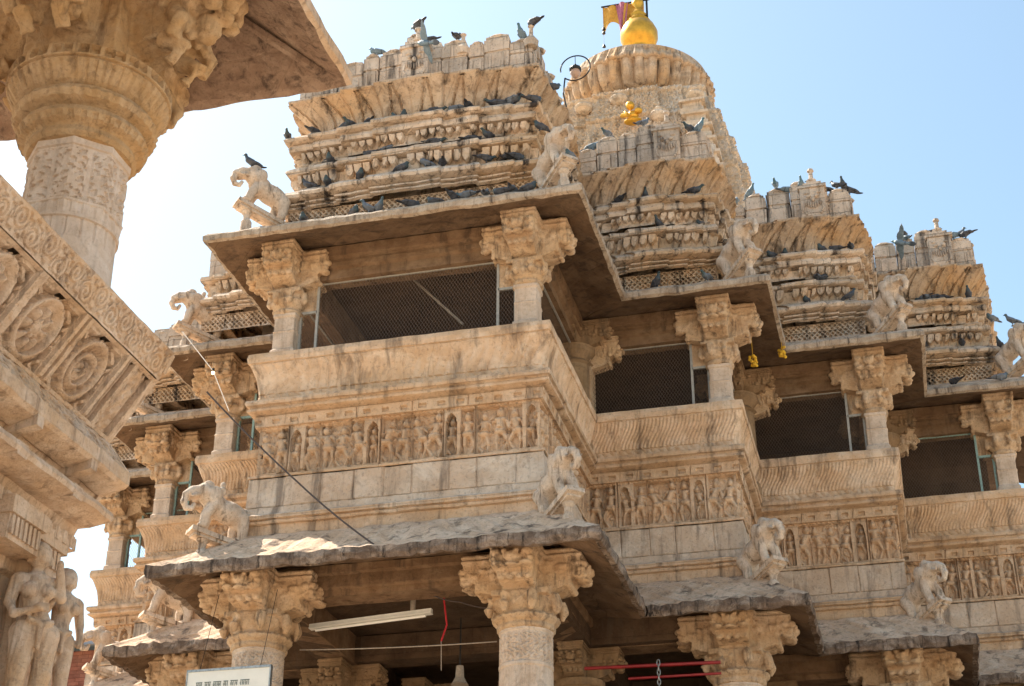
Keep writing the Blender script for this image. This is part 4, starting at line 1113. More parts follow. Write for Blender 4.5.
sweep(m, 'V', [(0.43, 5.365), (0.445, 5.35), (0.445, 5.27), (0.42, 5.25), (0.27, 5.21), (0.25, 5.22), (0.235, 5.20), (0.23, 5.15), (0.25, 5.13), (0.36, 5.10), (0.37, 5.07), (0.36, 5.045), (0.22, 5.02), (0.14, 5.02), (0.12, 4.98), (0.10, 4.93)], ds=0.05, rough=0.006)
def dentil(U, V, L, H): return 0.016 * (np.sin(U * 2 * pi / 0.09) > -0.2) - 0.004
for i in (0,): relief(m, i, 4.86, 4.94, 0.16, 0.16, dentil, 0.01, rough=0.003)
sweep(m, 'V', [(0.16, 4.865), (0.06, 4.85)], ds=0.1, rough=0.003)
# ribs dividing the soffit of the coping
for y in np.arange(2.6, 7.7, 0.62):
    m.obox((XW + 0.34, y, 5.215), (0.10, 0, 0.02), (0, 0.035, 0), (0, 0, 0.035)); m.obox((XW + 0.29, y, 5.07), (0.07, 0, 0), (0, 0.05, 0), (0, 0, 0.04))
endcap(m, [(0.28, 5.565), (0.43, 5.365), (0.445, 5.35), (0.445, 5.27), (0.42, 5.25), (0.27, 5.21), (0.23, 5.15), (0.25, 5.13), (0.36, 5.10), (0.37, 5.07), (0.36, 5.045), (0.22, 5.02), (0.14, 5.02), (0.10, 4.93), (-3.0, 4.93), (-3.0, 5.565)], YC)
TP(m, 'coping', M['pav'], label='stepped coping moulding under the balustrade')
m = MB()
sweep(m, 'V', [(0.06, 4.86), (0.04, 4.6), (0.0, 4.58), (0.0, 3.5), (0.05, 3.45), (0.05, 0.0)], ds=0.1, rough=0.012)
m.box(-8.5, XW - 0.001, YC - 0.02, YC + 0.0, 0.0, 4.86)
# carved clutter on the wall left of the figures
rs = random.Random(4)
for q in range(46):
    y = rs.uniform(5.7, 7.0); z = rs.uniform(3.7, 4.75)
    m.ball((XW + 0.03, y, z), (rs.uniform(0.05, 0.10), rs.uniform(0.04, 0.09), rs.uniform(0.05, 0.12)), 8)
for y in (7.02, 7.62): m.box(XW - 0.02, XW + 0.07, y - 0.035, y + 0.035, 3.6, 4.84, j=0.004)
def fl(U, V, L, H): return 0.012 * (np.sin(U * 2 * pi / 0.055) > 0)
TP(m, 'wall', M['pav'], label='carved wall below the balustrade')
m = MB()
# fluted capital block above the figures
for (y0, y1, x1) in ((7.12, 7.50, 0.24), (7.52, 7.86, 0.17)):
    m.box(XW - 0.1, XW + x1, y0, y1, 4.80, 4.90, j=0.004); 
    m.box(XW - 0.1, XW + x1 - 0.03, y0 + 0.02, y1 - 0.02, 4.66 if x1 > .2 else 4.6, 4.80, j=0.004)
    for y in np.arange(y0 + 0.045, y1 - 0.03, 0.045): m.obox((XW + x1 - 0.025, y, 4.74), (0.012, 0, 0), (0, 0.013, 0), (0, 0, 0.055))
TP(m, 'block_capital', M['pav'], label='fluted block above the carved figures')

def pav_column(cx_, cy_, name='column'):
    piv = bpy.data.objects.new(name, None); COL.objects.link(piv); piv.parent = pav; piv.location = (cx_ - PV[0], cy_ - PV[1], 5.13)
    z = lambda a: a - 5.57
    m = MB(); m.box(-0.11, 0.11, -0.11, 0.11, 0.42, 0.92)
    def oct_(a, z_, r):
        k = 8; t = (a + pi / 8) % (2 * pi / k) - pi / k
        w = min(1, max(0, (z_ - z(7.16)) / 0.1))
        return 1 + w * (1 / math.cos(t) * 0.97 - 1)
    n = 160; zs = np.concatenate([np.linspace(0.90, z(7.1), 16), np.linspace(z(7.1), z(7.74), 100)[1:]])
    G = np.zeros((n, len(zs), 3))
    for i in range(n):
        a = 2 * pi * i / n
        for j, zz in enumerate(zs):
            Z = zz + 5.57; r = 0.315 - 0.02 * min(1, zz / 1.5)
            r *= oct_(a, zz, r)
            fv = (a * 8 / (2 * pi)) % 1
            if 7.16 < Z < 7.19 or 7.27 < Z < 7.29 or 7.68 < Z: r += 0.014
            elif 7.30 <= Z <= 7.66:
                if abs(fv - 0.5) < 0.43:
                    s_ = a * 0.31; r += -0.010 + 0.016 * (math.sin(s_ * 75 + 2.0 * math.sin(Z * 30)) * math.sin(Z * 62 + math.cos(s_ * 40)) > -0.15)
            elif 7.19 <= Z <= 7.27: r += 0.008 * (math.sin(a * 24) > 0)
            elif Z < 7.16 and Z > 6.98:
                r += -0.010 * ((abs(((a * 20 / (2 * pi)) % 1) - 0.5) < 0.10) and Z > 7.05)
            G[i, j] = (r * cos(a), r * sin(a), zz)
    m.grid(G, closed=True)
    m.build('shaft', M['pavshaft'], piv)
    m = MB()
    pr = [(0.28, 7.72), (0.33, 7.73), (0.35, 7.76), (0.34, 7.80), (0.35, 7.81), (0.40, 7.83), (0.415, 7.87), (0.40, 7.91), (0.365, 7.925), (0.385, 7.94), (0.44, 7.96), (0.46, 8.0), (0.44, 8.04), (0.405, 8.05), (0.45, 8.08), (0.505, 8.16), (0.515, 8.19), (0.505, 8.205), (0.525, 8.21), (0.53, 8.235), (0.525, 8.29), (0.50, 8.30), (0.0, 8.31)]
    pz = []
    for i in range(len(pr) - 1):
        for t in np.linspace(0, 1, 4)[:-1]: pz.append((pr[i][0] * (1 - t) + pr[i + 1][0] * t, pr[i][1] * (1 - t) + pr[i + 1][1] * t))
    pz.append(pr[-1])
    def rf(a, zz, r):
        Z = zz + 5.57
        if 8.22 < Z < 8.28: 
            f = (a * 20 / (2 * pi)) % 1
            return 1 - (0.075 if (0.12 < f < 0.46 or 0.54 < f < 0.88) and (Z < 8.245 or Z > 8.252) else 0)
        if 8.06 < Z < 8.19: return 1 - 0.028 * max(0, sin(a * 48 + 2 * sin(a * 7)))
        if 7.81 < Z < 7.87: return 1 - 0.03 * (sin(a * 34) > 0)
        if 7.95 < Z < 8.03: return 1 + 0.012 * sin(a * 40)
        return 1
    m.lathe((0, 0, 0), [(r, zz - 5.57) for r, zz in pz], 288, rfun=rf)
    m.build('bell_capital', M['pavcap'], piv, label='round bell capital with rings and a pierced rim')
    m = MB()
    m.box(-0.33, 0.33, -0.33, 0.33, z(8.30), z(9.23), j=0.004)
    for k in range(4): console(m, (0, 0), k * pi / 2 + 0.0, 0.92, 0.78, 0.46, z(9.23), seed=k)
    for k in range(4):      # crouching bearer carved on each arm
        a = k * pi / 2; ca, sa = cos(a), sin(a)
        def q(r, s_, h): return (ca * r - sa * s_, sa * r + ca * s_, z(h + 0.16))
        m.ball(q(0.78, 0, 8.50), (0.10, 0.10, 0.11), 12)
        for s_ in (-1, 1):
            m.tube([q(0.62, 0.16 * s_, 8.55), q(0.72, 0.24 * s_, 8.42), q(0.66, 0.22 * s_, 8.30)], [0.07, 0.055, 0.05], 8)
            m.tube([q(0.55, 0.13 * s_, 8.36), q(0.70, 0.13 * s_, 8.28), q(0.60, 0.12 * s_, 8.18)], [0.08, 0.06, 0.05], 8)
        for h in (8.72, 8.78, 8.84):
            for s_ in np.arange(-0.19, 0.2, 0.045): m.ball(q(0.93, s_, h), (0.02, 0.02, 0.018), 6)
    if 'pav' not in CACHE: CACHE['pav'] = fuse(m, 0.0125, M['pavcap'], 'bracket_capital', 2, 0.010, 16)
    o = bpy.data.objects.new('bracket_capital', CACHE['pav']); COL.objects.link(o); o.parent = piv
    o['label'] = 'four-armed bracket carved with crouching bearers'
pav_column(-4.78, 7.42)
pav_column(-4.78, 3.6)
pav_column(-8.3, 7.42)
set_path([(-4.62, 1.6), (-4.62, 7.26), (-10.0, 7.26)])
m = MB()
sweep(m, 'V', [(-0.36, 8.94), (0.10, 8.93), (0.12, 9.02), (0.16, 9.04), (0.16, 9.12), (0.0, 9.14), (-0.36, 9.14)], ds=0.1, rough=0.005)
# ribbed side of the beam
for y in np.arange(2.0, 7.3, 0.06): m.obox((-4.51, y, 8.985), (0.008, 0, 0), (0, 0.018, 0), (0, 0, 0.035))
TP(m, 'beam', M['pavcap'])
m = MB()
sweep(m, 'V', [(0.0, 9.03), (0.30, 8.88), (0.75, 8.66), (1.10, 8.47), (1.14, 8.44), (1.21, 8.42), (1.24, 8.445), (1.24, 8.53), (1.19, 8.56), (0.6, 8.98), (0.0, 9.26), (-0.3, 9.3)], ds=0.09, rough=0.012, rs=9, mis=[0, 0, 0, 0, 0, 1, 1, 1, 1, 1, 1])
for t in (0.0, 1.0):          # diagonal rib and cross ribs under the eave
    pass
m.tube([(-4.50, 7.38, 8.92), (-3.55, 8.33, 8.46)], 0.035, 6)
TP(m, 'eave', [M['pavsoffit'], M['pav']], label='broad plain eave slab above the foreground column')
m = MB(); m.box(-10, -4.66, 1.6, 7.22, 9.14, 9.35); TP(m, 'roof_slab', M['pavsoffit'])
m = MB(); m.box(-9, -4.95, 2.2, 7.70, 5.3, 5.56); TP(m, 'floor_slab', M['pav'])

# ------------------------------------------------------------------ the two carved figures under the block capital
def maiden(seed, H, pose):
    s = H / 1.0
    def q(*a): return tuple(v * s for v in a)
    R = lambda *a: [v * s for v in a]
    hip = 0.03 if pose == 0 else -0.03
    pr = [('e', q(0.01, 0, 0.925), q(0.062, 0.055, 0.075)), ('e', q(-0.035, 0, 0.955), q(0.065, 0.062, 0.062)), ('e', q(-0.07, 0, 0.93), q(0.045, 0.045, 0.045)),
          ('e', q(0.07, 0, 0.915), q(0.014, 0.012, 0.022)), ('e', q(0.062, 0, 0.885), q(0.014, 0.02, 0.010)), ('e', q(0.052, 0.024, 0.935), q(0.016, 0.016, 0.009)), ('e', q(0.052, -0.024, 0.935), q(0.016, 0.016, 0.009)),
          ('e', q(0, 0.058, 0.91), q(0.018, 0.014, 0.03)), ('e', q(0, -0.058, 0.91), q(0.018, 0.014, 0.03)),
          ('c', [q(0, 0, 0.87), q(-0.005, 0, 0.80)], R(0.032, 0.038)),
          ('c', [q(0, -0.085, 0.775), q(0, 0.085, 0.775)], R(0.045, 0.045)), ('c', [q(0, 0, 0.76), q(0, hip * 0.4, 0.64)], R(0.078, 0.062)),
          ('e', q(0.055, 0.045, 0.715), q(0.045, 0.042, 0.042)), ('e', q(0.055, -0.045, 0.715), q(0.045, 0.042, 0.042)),
          ('c', [q(0, hip * 0.5, 0.62), q(0, hip, 0.53)], R(0.062, 0.085)), ('e', q(-0.01, hip, 0.505), q(0.085, 0.11, 0.075)),
          ('c', [q(0, hip + 0.055, 0.49), q(0.02, hip + 0.06, 0.28), q(-0.005, 0.055, 0.06)], R(0.078, 0.052, 0.034)),
          ('c', [q(0, hip - 0.055, 0.49), q(0.04, hip - 0.075, 0.29), q(0.0, -0.05, 0.06)], R(0.078, 0.052, 0.034)),
          ('e', q(0.035, 0.055, 0.025), q(0.065, 0.03, 0.025)), ('e', q(0.035, -0.05, 0.025), q(0.065, 0.03, 0.025)),
          # girdle, necklace, anklets
          ('c', [q(0.075, hip - 0.06, 0.55), q(0.088, hip, 0.53), q(0.075, hip + 0.06, 0.55)], R(0.016, 0.016, 0.016)), ('c', [q(0.088, hip, 0.53), q(0.085, hip, 0.40)], R(0.018, 0.012)),
          ('c', [q(0.045, -0.05, 0.80), q(0.062, 0, 0.765), q(0.045, 0.05, 0.80)], R(0.012, 0.012, 0.012))]
    if pose == 0:
        pr += [('c', [q(0, -0.105, 0.775), q(-0.01, -0.125, 0.65), q(0.05, -0.11, 0.575), q(0.10, -0.02, 0.60)], R(0.036, 0.030, 0.026, 0.02)),
               ('c', [q(0, 0.105, 0.775), q(0.05, 0.13, 0.70), q(0.07, 0.10, 0.84)], R(0.036, 0.030, 0.022)),
               ('e', q(0.115, 0.0, 0.61), q(0.03, 0.028, 0.022)), ('e', q(0.075, 0.095, 0.87), q(0.022, 0.018, 0.03))]
    else:
        pr += [('c', [q(0, -0.105, 0.775), q(0.04, -0.15, 0.68), q(0.12, -0.16, 0.72)], R(0.036, 0.030, 0.022)),
               ('c', [q(0, 0.105, 0.775), q(-0.01, 0.14, 0.64), q(0.03, 0.13, 0.53)], R(0.036, 0.030, 0.022)),
               ('e', q(0.135, -0.16, 0.735), q(0.024, 0.02, 0.028)), ('e', q(0.035, 0.125, 0.50), q(0.02, 0.02, 0.03))]
    pr = [(p[0], p[1], tuple(r * 1.10 for r in p[2])) if p[0] == 'e' else (p[0], p[1], [r * 1.08 for r in p[2]]) for p in pr]
    # fingers
    h0 = (0.115, 0.0, 0.61) if pose == 0 else (0.135, -0.16, 0.735)
    for k in range(4): pr.append(('c', [q(h0[0] + 0.005, h0[1] + 0.015, h0[2] + 0.018 - 0.012 * k), q(h0[0] + 0.03 - 0.003 * abs(k - 1), h0[1] + 0.045, h0[2] + 0.02 - 0.014 * k)], R(0.0075, 0.006)))
    pr.append(('c', [q(h0[0], h0[1], h0[2] + 0.02), q(h0[0] + 0.01, h0[1] + 0.01, h0[2] + 0.05)], R(0.008, 0.007)))
    me = sculpt(pr, 0.0075 * s, 1, 'maiden'); me.materials.append(M['pav']); return me
for me, loc, rz, lab in ((maiden(1, 1.04, 0), (XW + 0.19, 7.54, 3.72), radians(-42), 'larger stone figure of a dancing woman carved under the block capital, one arm raised'),
                         (maiden(2, 0.86, 1), (XW + 0.17, 7.90, 3.87), radians(-30), 'smaller stone figure standing behind the dancing woman, against the white sky')):
    o = bpy.data.objects.new('stone_figure', me); COL.objects.link(o); o.location = loc; o.rotation_euler = (0, 0, rz)
    tag(o, lab, 'statue', 'carved figures on the pavilion wall')
m = MB(); m.box(XW - 0.05, XW + 0.33, 7.3, 8.1, 3.6, 3.73, j=0.004); m.box(XW - 0.05, XW + 0.27, 7.34, 8.05, 3.45, 3.6, j=0.004); TP(m, 'figure_ledge', M['pav'])

# ------------------------------------------------------------------ small things
def single(mb, name, mat, origin, label, cat, group=None, smooth=False):
    o_ = np.array(origin, float); mb.v = [v - o_ for v in mb.v]
    o = mb.build(name, mat, None, smooth, None, tuple(origin)); return tag(o, label, cat, group)
# hoop lamp
r = empty('hoop_lamp', (-4.10, 19.75, 16.3), 'small lantern hanging inside a metal hoop beside the front roof crest', 'lamp')
m = MB(); ng = 36
m.tube([(0.24 * cos(a), 0, 0.86 + 0.24 * sin(a)) for a in np.linspace(-pi * 0.75, pi * 1.05, ng)], 0.012, 6)
m.tube([(-0.17, 0, 0.69), (-0.20, 0, 0.4), (-0.12, 0, -0.1)], 0.014, 6)
m.build('hoop', M['iron'], r)
m = MB(); m.lathe((0, 0, 0.80), [(0, 0.14), (0.02, 0.13), (0.025, 0.10), (0.09, 0.06), (0.10, 0.03), (0.09, 0.0), (0.03, 0.0)], 14); m.tube([(0, 0, 0.93), (0, 0, 1.10)], 0.006, 5); m.build('lamp_cap', M['iron'], r)
m = MB(); m.lathe((0, 0, 0.80), [(0.075, 0.0), (0.085, -0.05), (0.06, -0.10), (0.03, -0.13), (0, -0.14)], 14); m.build('lamp_shade', plain('dusty_pink_glass', (0.55, 0.35, 0.25), 0.4), r)
# flag on the tower
r = empty('temple_flag', (-5.90, 40.0, 32.3), 'ochre scalloped banner and faded magenta cloth on a rod at the tower top', 'flag')
m = MB(); m.tube([(0, 0, -0.3), (0, 0, 3.9)], 0.035, 8); m.tube([(0.1, 0, 3.12), (-1.5, 0, 3.12)], 0.03, 8); m.build('pole', M['iron'], r)
m = MB(); G = np.zeros((30, 6, 3))
for i in range(30):
    x = -1.45 + 1.35 * i / 29; dpt = 1.15 - 0.5 * abs(sin(i / 29 * pi * 2)) - 0.2 * (i > 20)
    for j in range(6): G[i, j] = (x, 0.04 * sin(i * 0.7 + j * 0.4), 3.10 - dpt * j / 5)
m.grid(G); m.build('banner', M['flag'], r)
m = MB(); G = np.zeros((8, 14, 3))
for i in range(8):
    for j in range(14):
        w = 0.42 - 0.02 * j; G[i, j] = (-1.02 + w * (i / 7) + 0.012 * j, -0.05 + 0.05 * sin(i * 1.3 + j * 0.3), 3.14 - 1.5 * j / 13 * (1 - 0.1 * abs(i - 3.5) / 3.5))
m.grid(G); m.build('hanging_cloth', M['pcloth'], r)
m = MB(); m.tube([(-1.45, 0, 3.1), (-1.44, 0, 1.5)], 0.006, 5)
for z_ in (2.2, 2.05, 1.5): m.lathe((-1.44, 0, z_), [(0, 0.09), (0.03, 0.07), (0.055, 0.0), (0.06, -0.03), (0, -0.03)], 10)
m.build('bell_string', M['iron'], r, label='string of small dark bells')
# tube light
r = empty('tube_light', (-6.8, 18.9, 8.035), 'unlit white tube light hanging under the front porch beam', 'light')
m = MB(); m.obox((0, 0, 0), (0.84, 0, 0.045), (0, 0.035, 0), (0, 0, 0.028)); m.obox((0, -0.0, -0.03), (0.84, 0, 0.045), (0, 0.055, 0), (0, 0, 0.006)); m.build('housing', M['white'], r)
m = MB(); m.tube([(-0.76, -0.005, -0.10), (0.76, -0.005, -0.018)], 0.017, 10); m.build('tube', M['tube'], r)
m = MB(); m.tube([(0.58, 0, 0.04), (0.58, 0, 0.40)], 0.035, 10); m.lathe((0.58, 0, 0.36), [(0.035, 0), (0.06, 0.01), (0.06, 0.05), (0, 0.06)], 10); m.build('hanger', M['cord'], r)
# sign board
r = empty('sign_board', (-8.10, 17.52, 6.55), 'white sign board with a dark line of lettering in front of the left porch column', 'sign')
m = MB(); m.box(-0.54, 0.54, -0.02, 0.02, 0.0, 0.50, j=0.001); m.build('board', M['sign'], r)
m = MB()
for a in ((-0.555, 0.555, 0.50, 0.53), (-0.555, 0.555, -0.03, 0.0)): m.box(a[0], a[1], -0.03, 0.03, a[2], a[3])
for a in (-0.555, 0.54): m.box(a, a + 0.015, -0.03, 0.03, 0.0, 0.50)
m.build('border', M['steel'], r)
m = MB(); rs = random.Random(8)
for row, (zz, hh) in enumerate(((0.30, 0.06), (0.18, 0.06), (0.07, 0.05))):
    x = -0.42
    while x < 0.42:
        wl = rs.uniform(0.06, 0.16); 
        if x + wl > 0.44: break
        m.box(x, x + wl, -0.024, -0.021, zz + hh, zz + hh + 0.007)
        n = int(wl / 0.02)
        for k in range(n):
            xx = x + (k + 0.5) * wl / n
            m.obox((xx, -0.0225, zz + hh * 0.5), (0.0028, 0, 0), (0, 0.0014, 0), (0, 0, hh * 0.5))
            if rs.random() < 0.6: m.tube([(xx - 0.008, -0.0225, zz + hh * 0.7), (xx - 0.012, -0.0225, zz + hh * 0.35), (xx - 0.004, -0.0225, zz + hh * 0.25)], 0.0022, 4)
        x += wl + 0.03
m.build('lettering', M['ink'], r)
m = MB(); 
for x in (-0.4, 0.4):
    m = MB(); m.tube([(x, 0, 0.5), (x, 0.35, 1.62)], 0.004, 5); m.build('hanging_wire', M['iron'], r)
# ropes, cables, pipes, chain
def cable(name, pts, r_, mat, label, cat, n=24, sag=0.0):
    pts = [np.array(p, float) for p in pts]; m = MB(); out = []
    for a, b in zip(pts[:-1], pts[1:]):
        for k in range(n):
            t = k / n; p = a + (b - a) * t; p[2] -= sag * 4 * t * (1 - t); out.append(p)
    out.append(pts[-1]); m.tube(out, r_, 6)
    return single(m, name, mat, tuple(pts[0]), label, cat)
cable('wire', [(-10.85, 20.5, 13.68), (-9.67, 19.4, 12.27), (-8.91, 18.5, 11.1)], 0.007, M['cord'], 'pale wire running down from the left roof past a small bulb', 'wire')
cable('wire', [(-8.91, 17.75, 11.05), (-7.41, 17.6, 9.5), (-6.21, 17.25, 8.42)], 0.012, M['rope'], 'dark diagonal cable crossing in front of the left half of the frieze', 'wire', sag=0.03)
r = empty('small_bulb', (-9.67, 19.4, 12.24), 'tiny bright bulb fastened to the pale wire', 'bulb')
m = MB(); m.ball((0, 0, 0), 0.028, 10)
k_ = NT('lit_bulb'); k_.b.inputs['Base Color'].default_value = (1, .8, .5, 1); k_.b.inputs['Emission Color'].default_value = (1, .72, .4, 1); k_.b.inputs['Emission Strength'].default_value = 3.0
m.build('bulb_glass', k_.m, r)
m = MB(); m.lathe((0, 0, 0.025), [(0.018, 0), (0.02, 0.05), (0, 0.055)], 8); m.build('bulb_socket', M['iron'], r)
cable('cord', [(-7.64, 18.6, 7.59), (-5.0, 18.6, 7.51)], 0.008, M['cord'], 'thin pale cord stretched between the two front porch columns', 'cord', sag=0.02)
cable('electric_cable', [(-6.05, 18.5, 8.30), (-5.46, 18.5, 8.03), (-4.74, 18.5, 7.91)], 0.009, M['rope'], 'thin dark electric cable sagging from the tube light to the right porch column', 'cable', sag=0.05)
cable('red_thread', [(-5.75, 18.7, 8.25), (-5.69, 18.7, 7.81), (-5.76, 18.7, 7.60)], 0.012, M['thread'], 'red thread hanging under the porch beam right of the tube light', 'thread', 8)
cable('hanging_string', [(-5.76, 18.7, 7.60), (-5.75, 18.7, 7.22)], 0.006, M['cord'], 'pale string tied to the lower end of the red thread', 'string', 8)
cable('pipe', [(-4.30, 20.6, 7.68), (-2.45, 20.6, 7.64)], 0.024, M['red'], 'upper red painted pipe under the right porch', 'pipe', 2)
cable('pipe', [(-3.70, 20.6, 7.50), (-2.45, 20.6, 7.49)], 0.018, M['red'], 'lower and shorter red painted pipe under the right porch', 'pipe', 2)
m = MB()
for k in range(9):
    z_ = 7.66 - k * 0.065; a = (k % 2) * pi / 2
    m.tube([(-3.27 + 0.02 * cos(t) * cos(a), 20.5 + 0.02 * cos(t) * sin(a), z_ + 0.045 * sin(t)) for t in np.linspace(0, 2 * pi, 13)], 0.007, 5, cap=False)
single(m, 'chain', M['steel'], (-3.27, 20.5, 7.7), 'short steel chain hanging down from the red pipe', 'chain')
r = empty('lamp_holder', (-5.74, 19.5, 7.25), 'small horn shaped lamp fitting in the dark of the porch', 'lamp')
m = MB(); m.lathe((0, 0, 0), [(0.0, 0.26), (0.05, 0.25), (0.06, 0.1), (0.10, 0.02), (0.12, 0.0), (0.0, 0.0)], 14); m.build('horn', M['cord'], r)
m = MB(); m.tube([(0, 0, 0.25), (0, 0, 0.9)], 0.012, 6); m.build('rod', M['iron'], r)
rs = random.Random(3)
for (x, y, z_, lab) in ((-1.41, 22.4, 13.16, 'yellow marigold tuft hanging at the upper eave corner of the second roof'), (-1.84, 22.0, 12.85, 'yellow marigold tuft hanging beside the second balcony pillar')):
    m = MB()
    for q in range(18): m.ball((x + rs.uniform(-0.05, 0.05), y + rs.uniform(-0.04, 0.04), z_ - rs.uniform(0, 0.17)), (0.028, 0.02, 0.028), 6)
    m.tube([(x, y, z_ - 0.05), (x, y, z_ + 0.35)], 0.005, 4)
    single(m, 'marigold_tuft', M['leaf'], (x, y, z_), lab, 'garland')
cable('bamboo_pole', [(-6.47, 18.9, 13.21), (-5.62, 18.9, 12.28)], 0.018, M['cord'], 'thin pale pole leaning behind the netting of the front balcony', 'pole', 3)
# house far left
r = empty('brick_house', (-22.0, 36.0, 0), 'dark red brick house with a blue grey roof sheet behind the temple at the left', 'house')
m = MB(); m.box(-6, 2.0, 0, 8, 0, 13.6); m.build('wall', M['brick'], r)
m = MB(); v = [(-6.4, -0.5, 13.6), (2.4, -0.5, 13.6), (2.4, 8.5, 15.6), (-6.4, 8.5, 15.6)]; m.add(v + [(a, b, c + 0.12) for a, b, c in v], [(3, 2, 1, 0), (4, 5, 6, 7), (0, 1, 5, 4), (1, 2, 6, 5), (2, 3, 7, 6), (3, 0, 4, 7)])
m.build('roof', M['slate'], r)
m = MB(); m.box(-0.1, 1.2, -0.08, 0.02, 11.3, 12.4); m.build('notice_panel', M['sign'], r)
for x in (1.45, 1.65):
    m = MB(); m.tube([(x, -0.5, 10.0), (x + 0.25, -0.5, 12.9)], 0.05, 6); m.build('orange_pennant', M['orange'], r)


# ------------------------------------------------------------------ pigeons
def pigeon_mesh(pose):
    if pose == 3:      # flying, wings spread
        pr = [('c', [(-0.13, 0, 0.0), (0.0, 0, 0.0), (0.07, 0, 0.01), (0.12, 0, 0.03)], [0.018, 0.045, 0.045, 0.025]), ('e', (0.14, 0, 0.04), (0.028, 0.024, 0.025)),
              ('e', (-0.18, 0, 0), (0.08, 0.045, 0.008)), ('c', [(0.16, 0, 0.035), (0.185, 0, 0.03)], [0.009, 0.005])]
        for s in (-1, 1):
            pr += [('e', (0.02, 0.10 * s, 0.03), (0.065, 0.10, 0.009)), ('c', [(0.05, 0.13 * s, 0.04), (0.0, 0.33 * s, 0.05)], [0.018, 0.006]), ('e', (0.0, 0.20 * s, 0.04), (0.045, 0.12, 0.008))]
        return sculpt(pr, 0.0075, 1, 'pigeon')
    if pose == 0:      # upright
        pr = [('c', [(-0.10, 0, 0.06), (-0.01, 0, 0.10), (0.05, 0, 0.14)], [0.022, 0.052, 0.046]), ('c', [(0.06, 0, 0.15), (0.085, 0, 0.20)], [0.036, 0.022]), ('e', (0.095, 0, 0.222), (0.028, 0.022, 0.023)),
              ('c', [(0.115, 0, 0.220), (0.143, 0, 0.210)], [0.009, 0.005]), ('e', (-0.15, 0, 0.035), (0.075, 0.024, 0.012))]
        hip = 0.10
    elif pose == 1:    # crouched, head drawn in
        pr = [('c', [(-0.10, 0, 0.065), (0.0, 0, 0.075), (0.06, 0, 0.085)], [0.028, 0.056, 0.050]), ('e', (0.09, 0, 0.125), (0.03, 0.028, 0.028)), ('c', [(0.07, 0, 0.10), (0.09, 0, 0.12)], [0.04, 0.028]),
              ('c', [(0.112, 0, 0.122), (0.138, 0, 0.112)], [0.009, 0.005]), ('e', (-0.165, 0, 0.055), (0.075, 0.026, 0.011))]
        hip = 0.07
    else:              # leaning forward
        pr = [('c', [(-0.09, 0, 0.11), (0.0, 0, 0.10), (0.06, 0, 0.10)], [0.024, 0.052, 0.045]), ('c', [(0.07, 0, 0.11), (0.115, 0, 0.13)], [0.034, 0.022]), ('e', (0.135, 0, 0.142), (0.028, 0.022, 0.023)),
              ('c', [(0.155, 0, 0.138), (0.182, 0, 0.125)], [0.009, 0.005]), ('e', (-0.155, 0, 0.12), (0.075, 0.026, 0.011))]
        hip = 0.08
    for s in (-1, 1):
        a, b = pr[0][1][0], pr[0][1][1]
        pr.append(('c', [(b[0] + 0.02, 0.042 * s, b[2] + 0.012), (a[0] + 0.0, 0.030 * s, a[2] + 0.012), (a[0] - 0.05, 0.012 * s, a[2] - 0.004)], [0.026, 0.022, 0.010]))
        pr.append(('c', [(0.0, 0.022 * s, hip), (0.005, 0.022 * s, 0.008)], 0.0075)); pr.append(('c', [(-0.01, 0.022 * s, 0.005), (0.03, 0.022 * s, 0.005)], 0.006))
    return sculpt(pr, 0.0068, 1, 'pigeon')
PM = {}
for p_ in range(4):
    for q_ in range(3):
        me = pigeon_mesh(p_) if q_ == 0 else PM[(p_, 0)].copy()
        if q_: me.materials.clear()
        me.materials.append(M[('pigeon', 'pigeon2', 'pigeon3')[q_]]); PM[(p_, q_)] = me
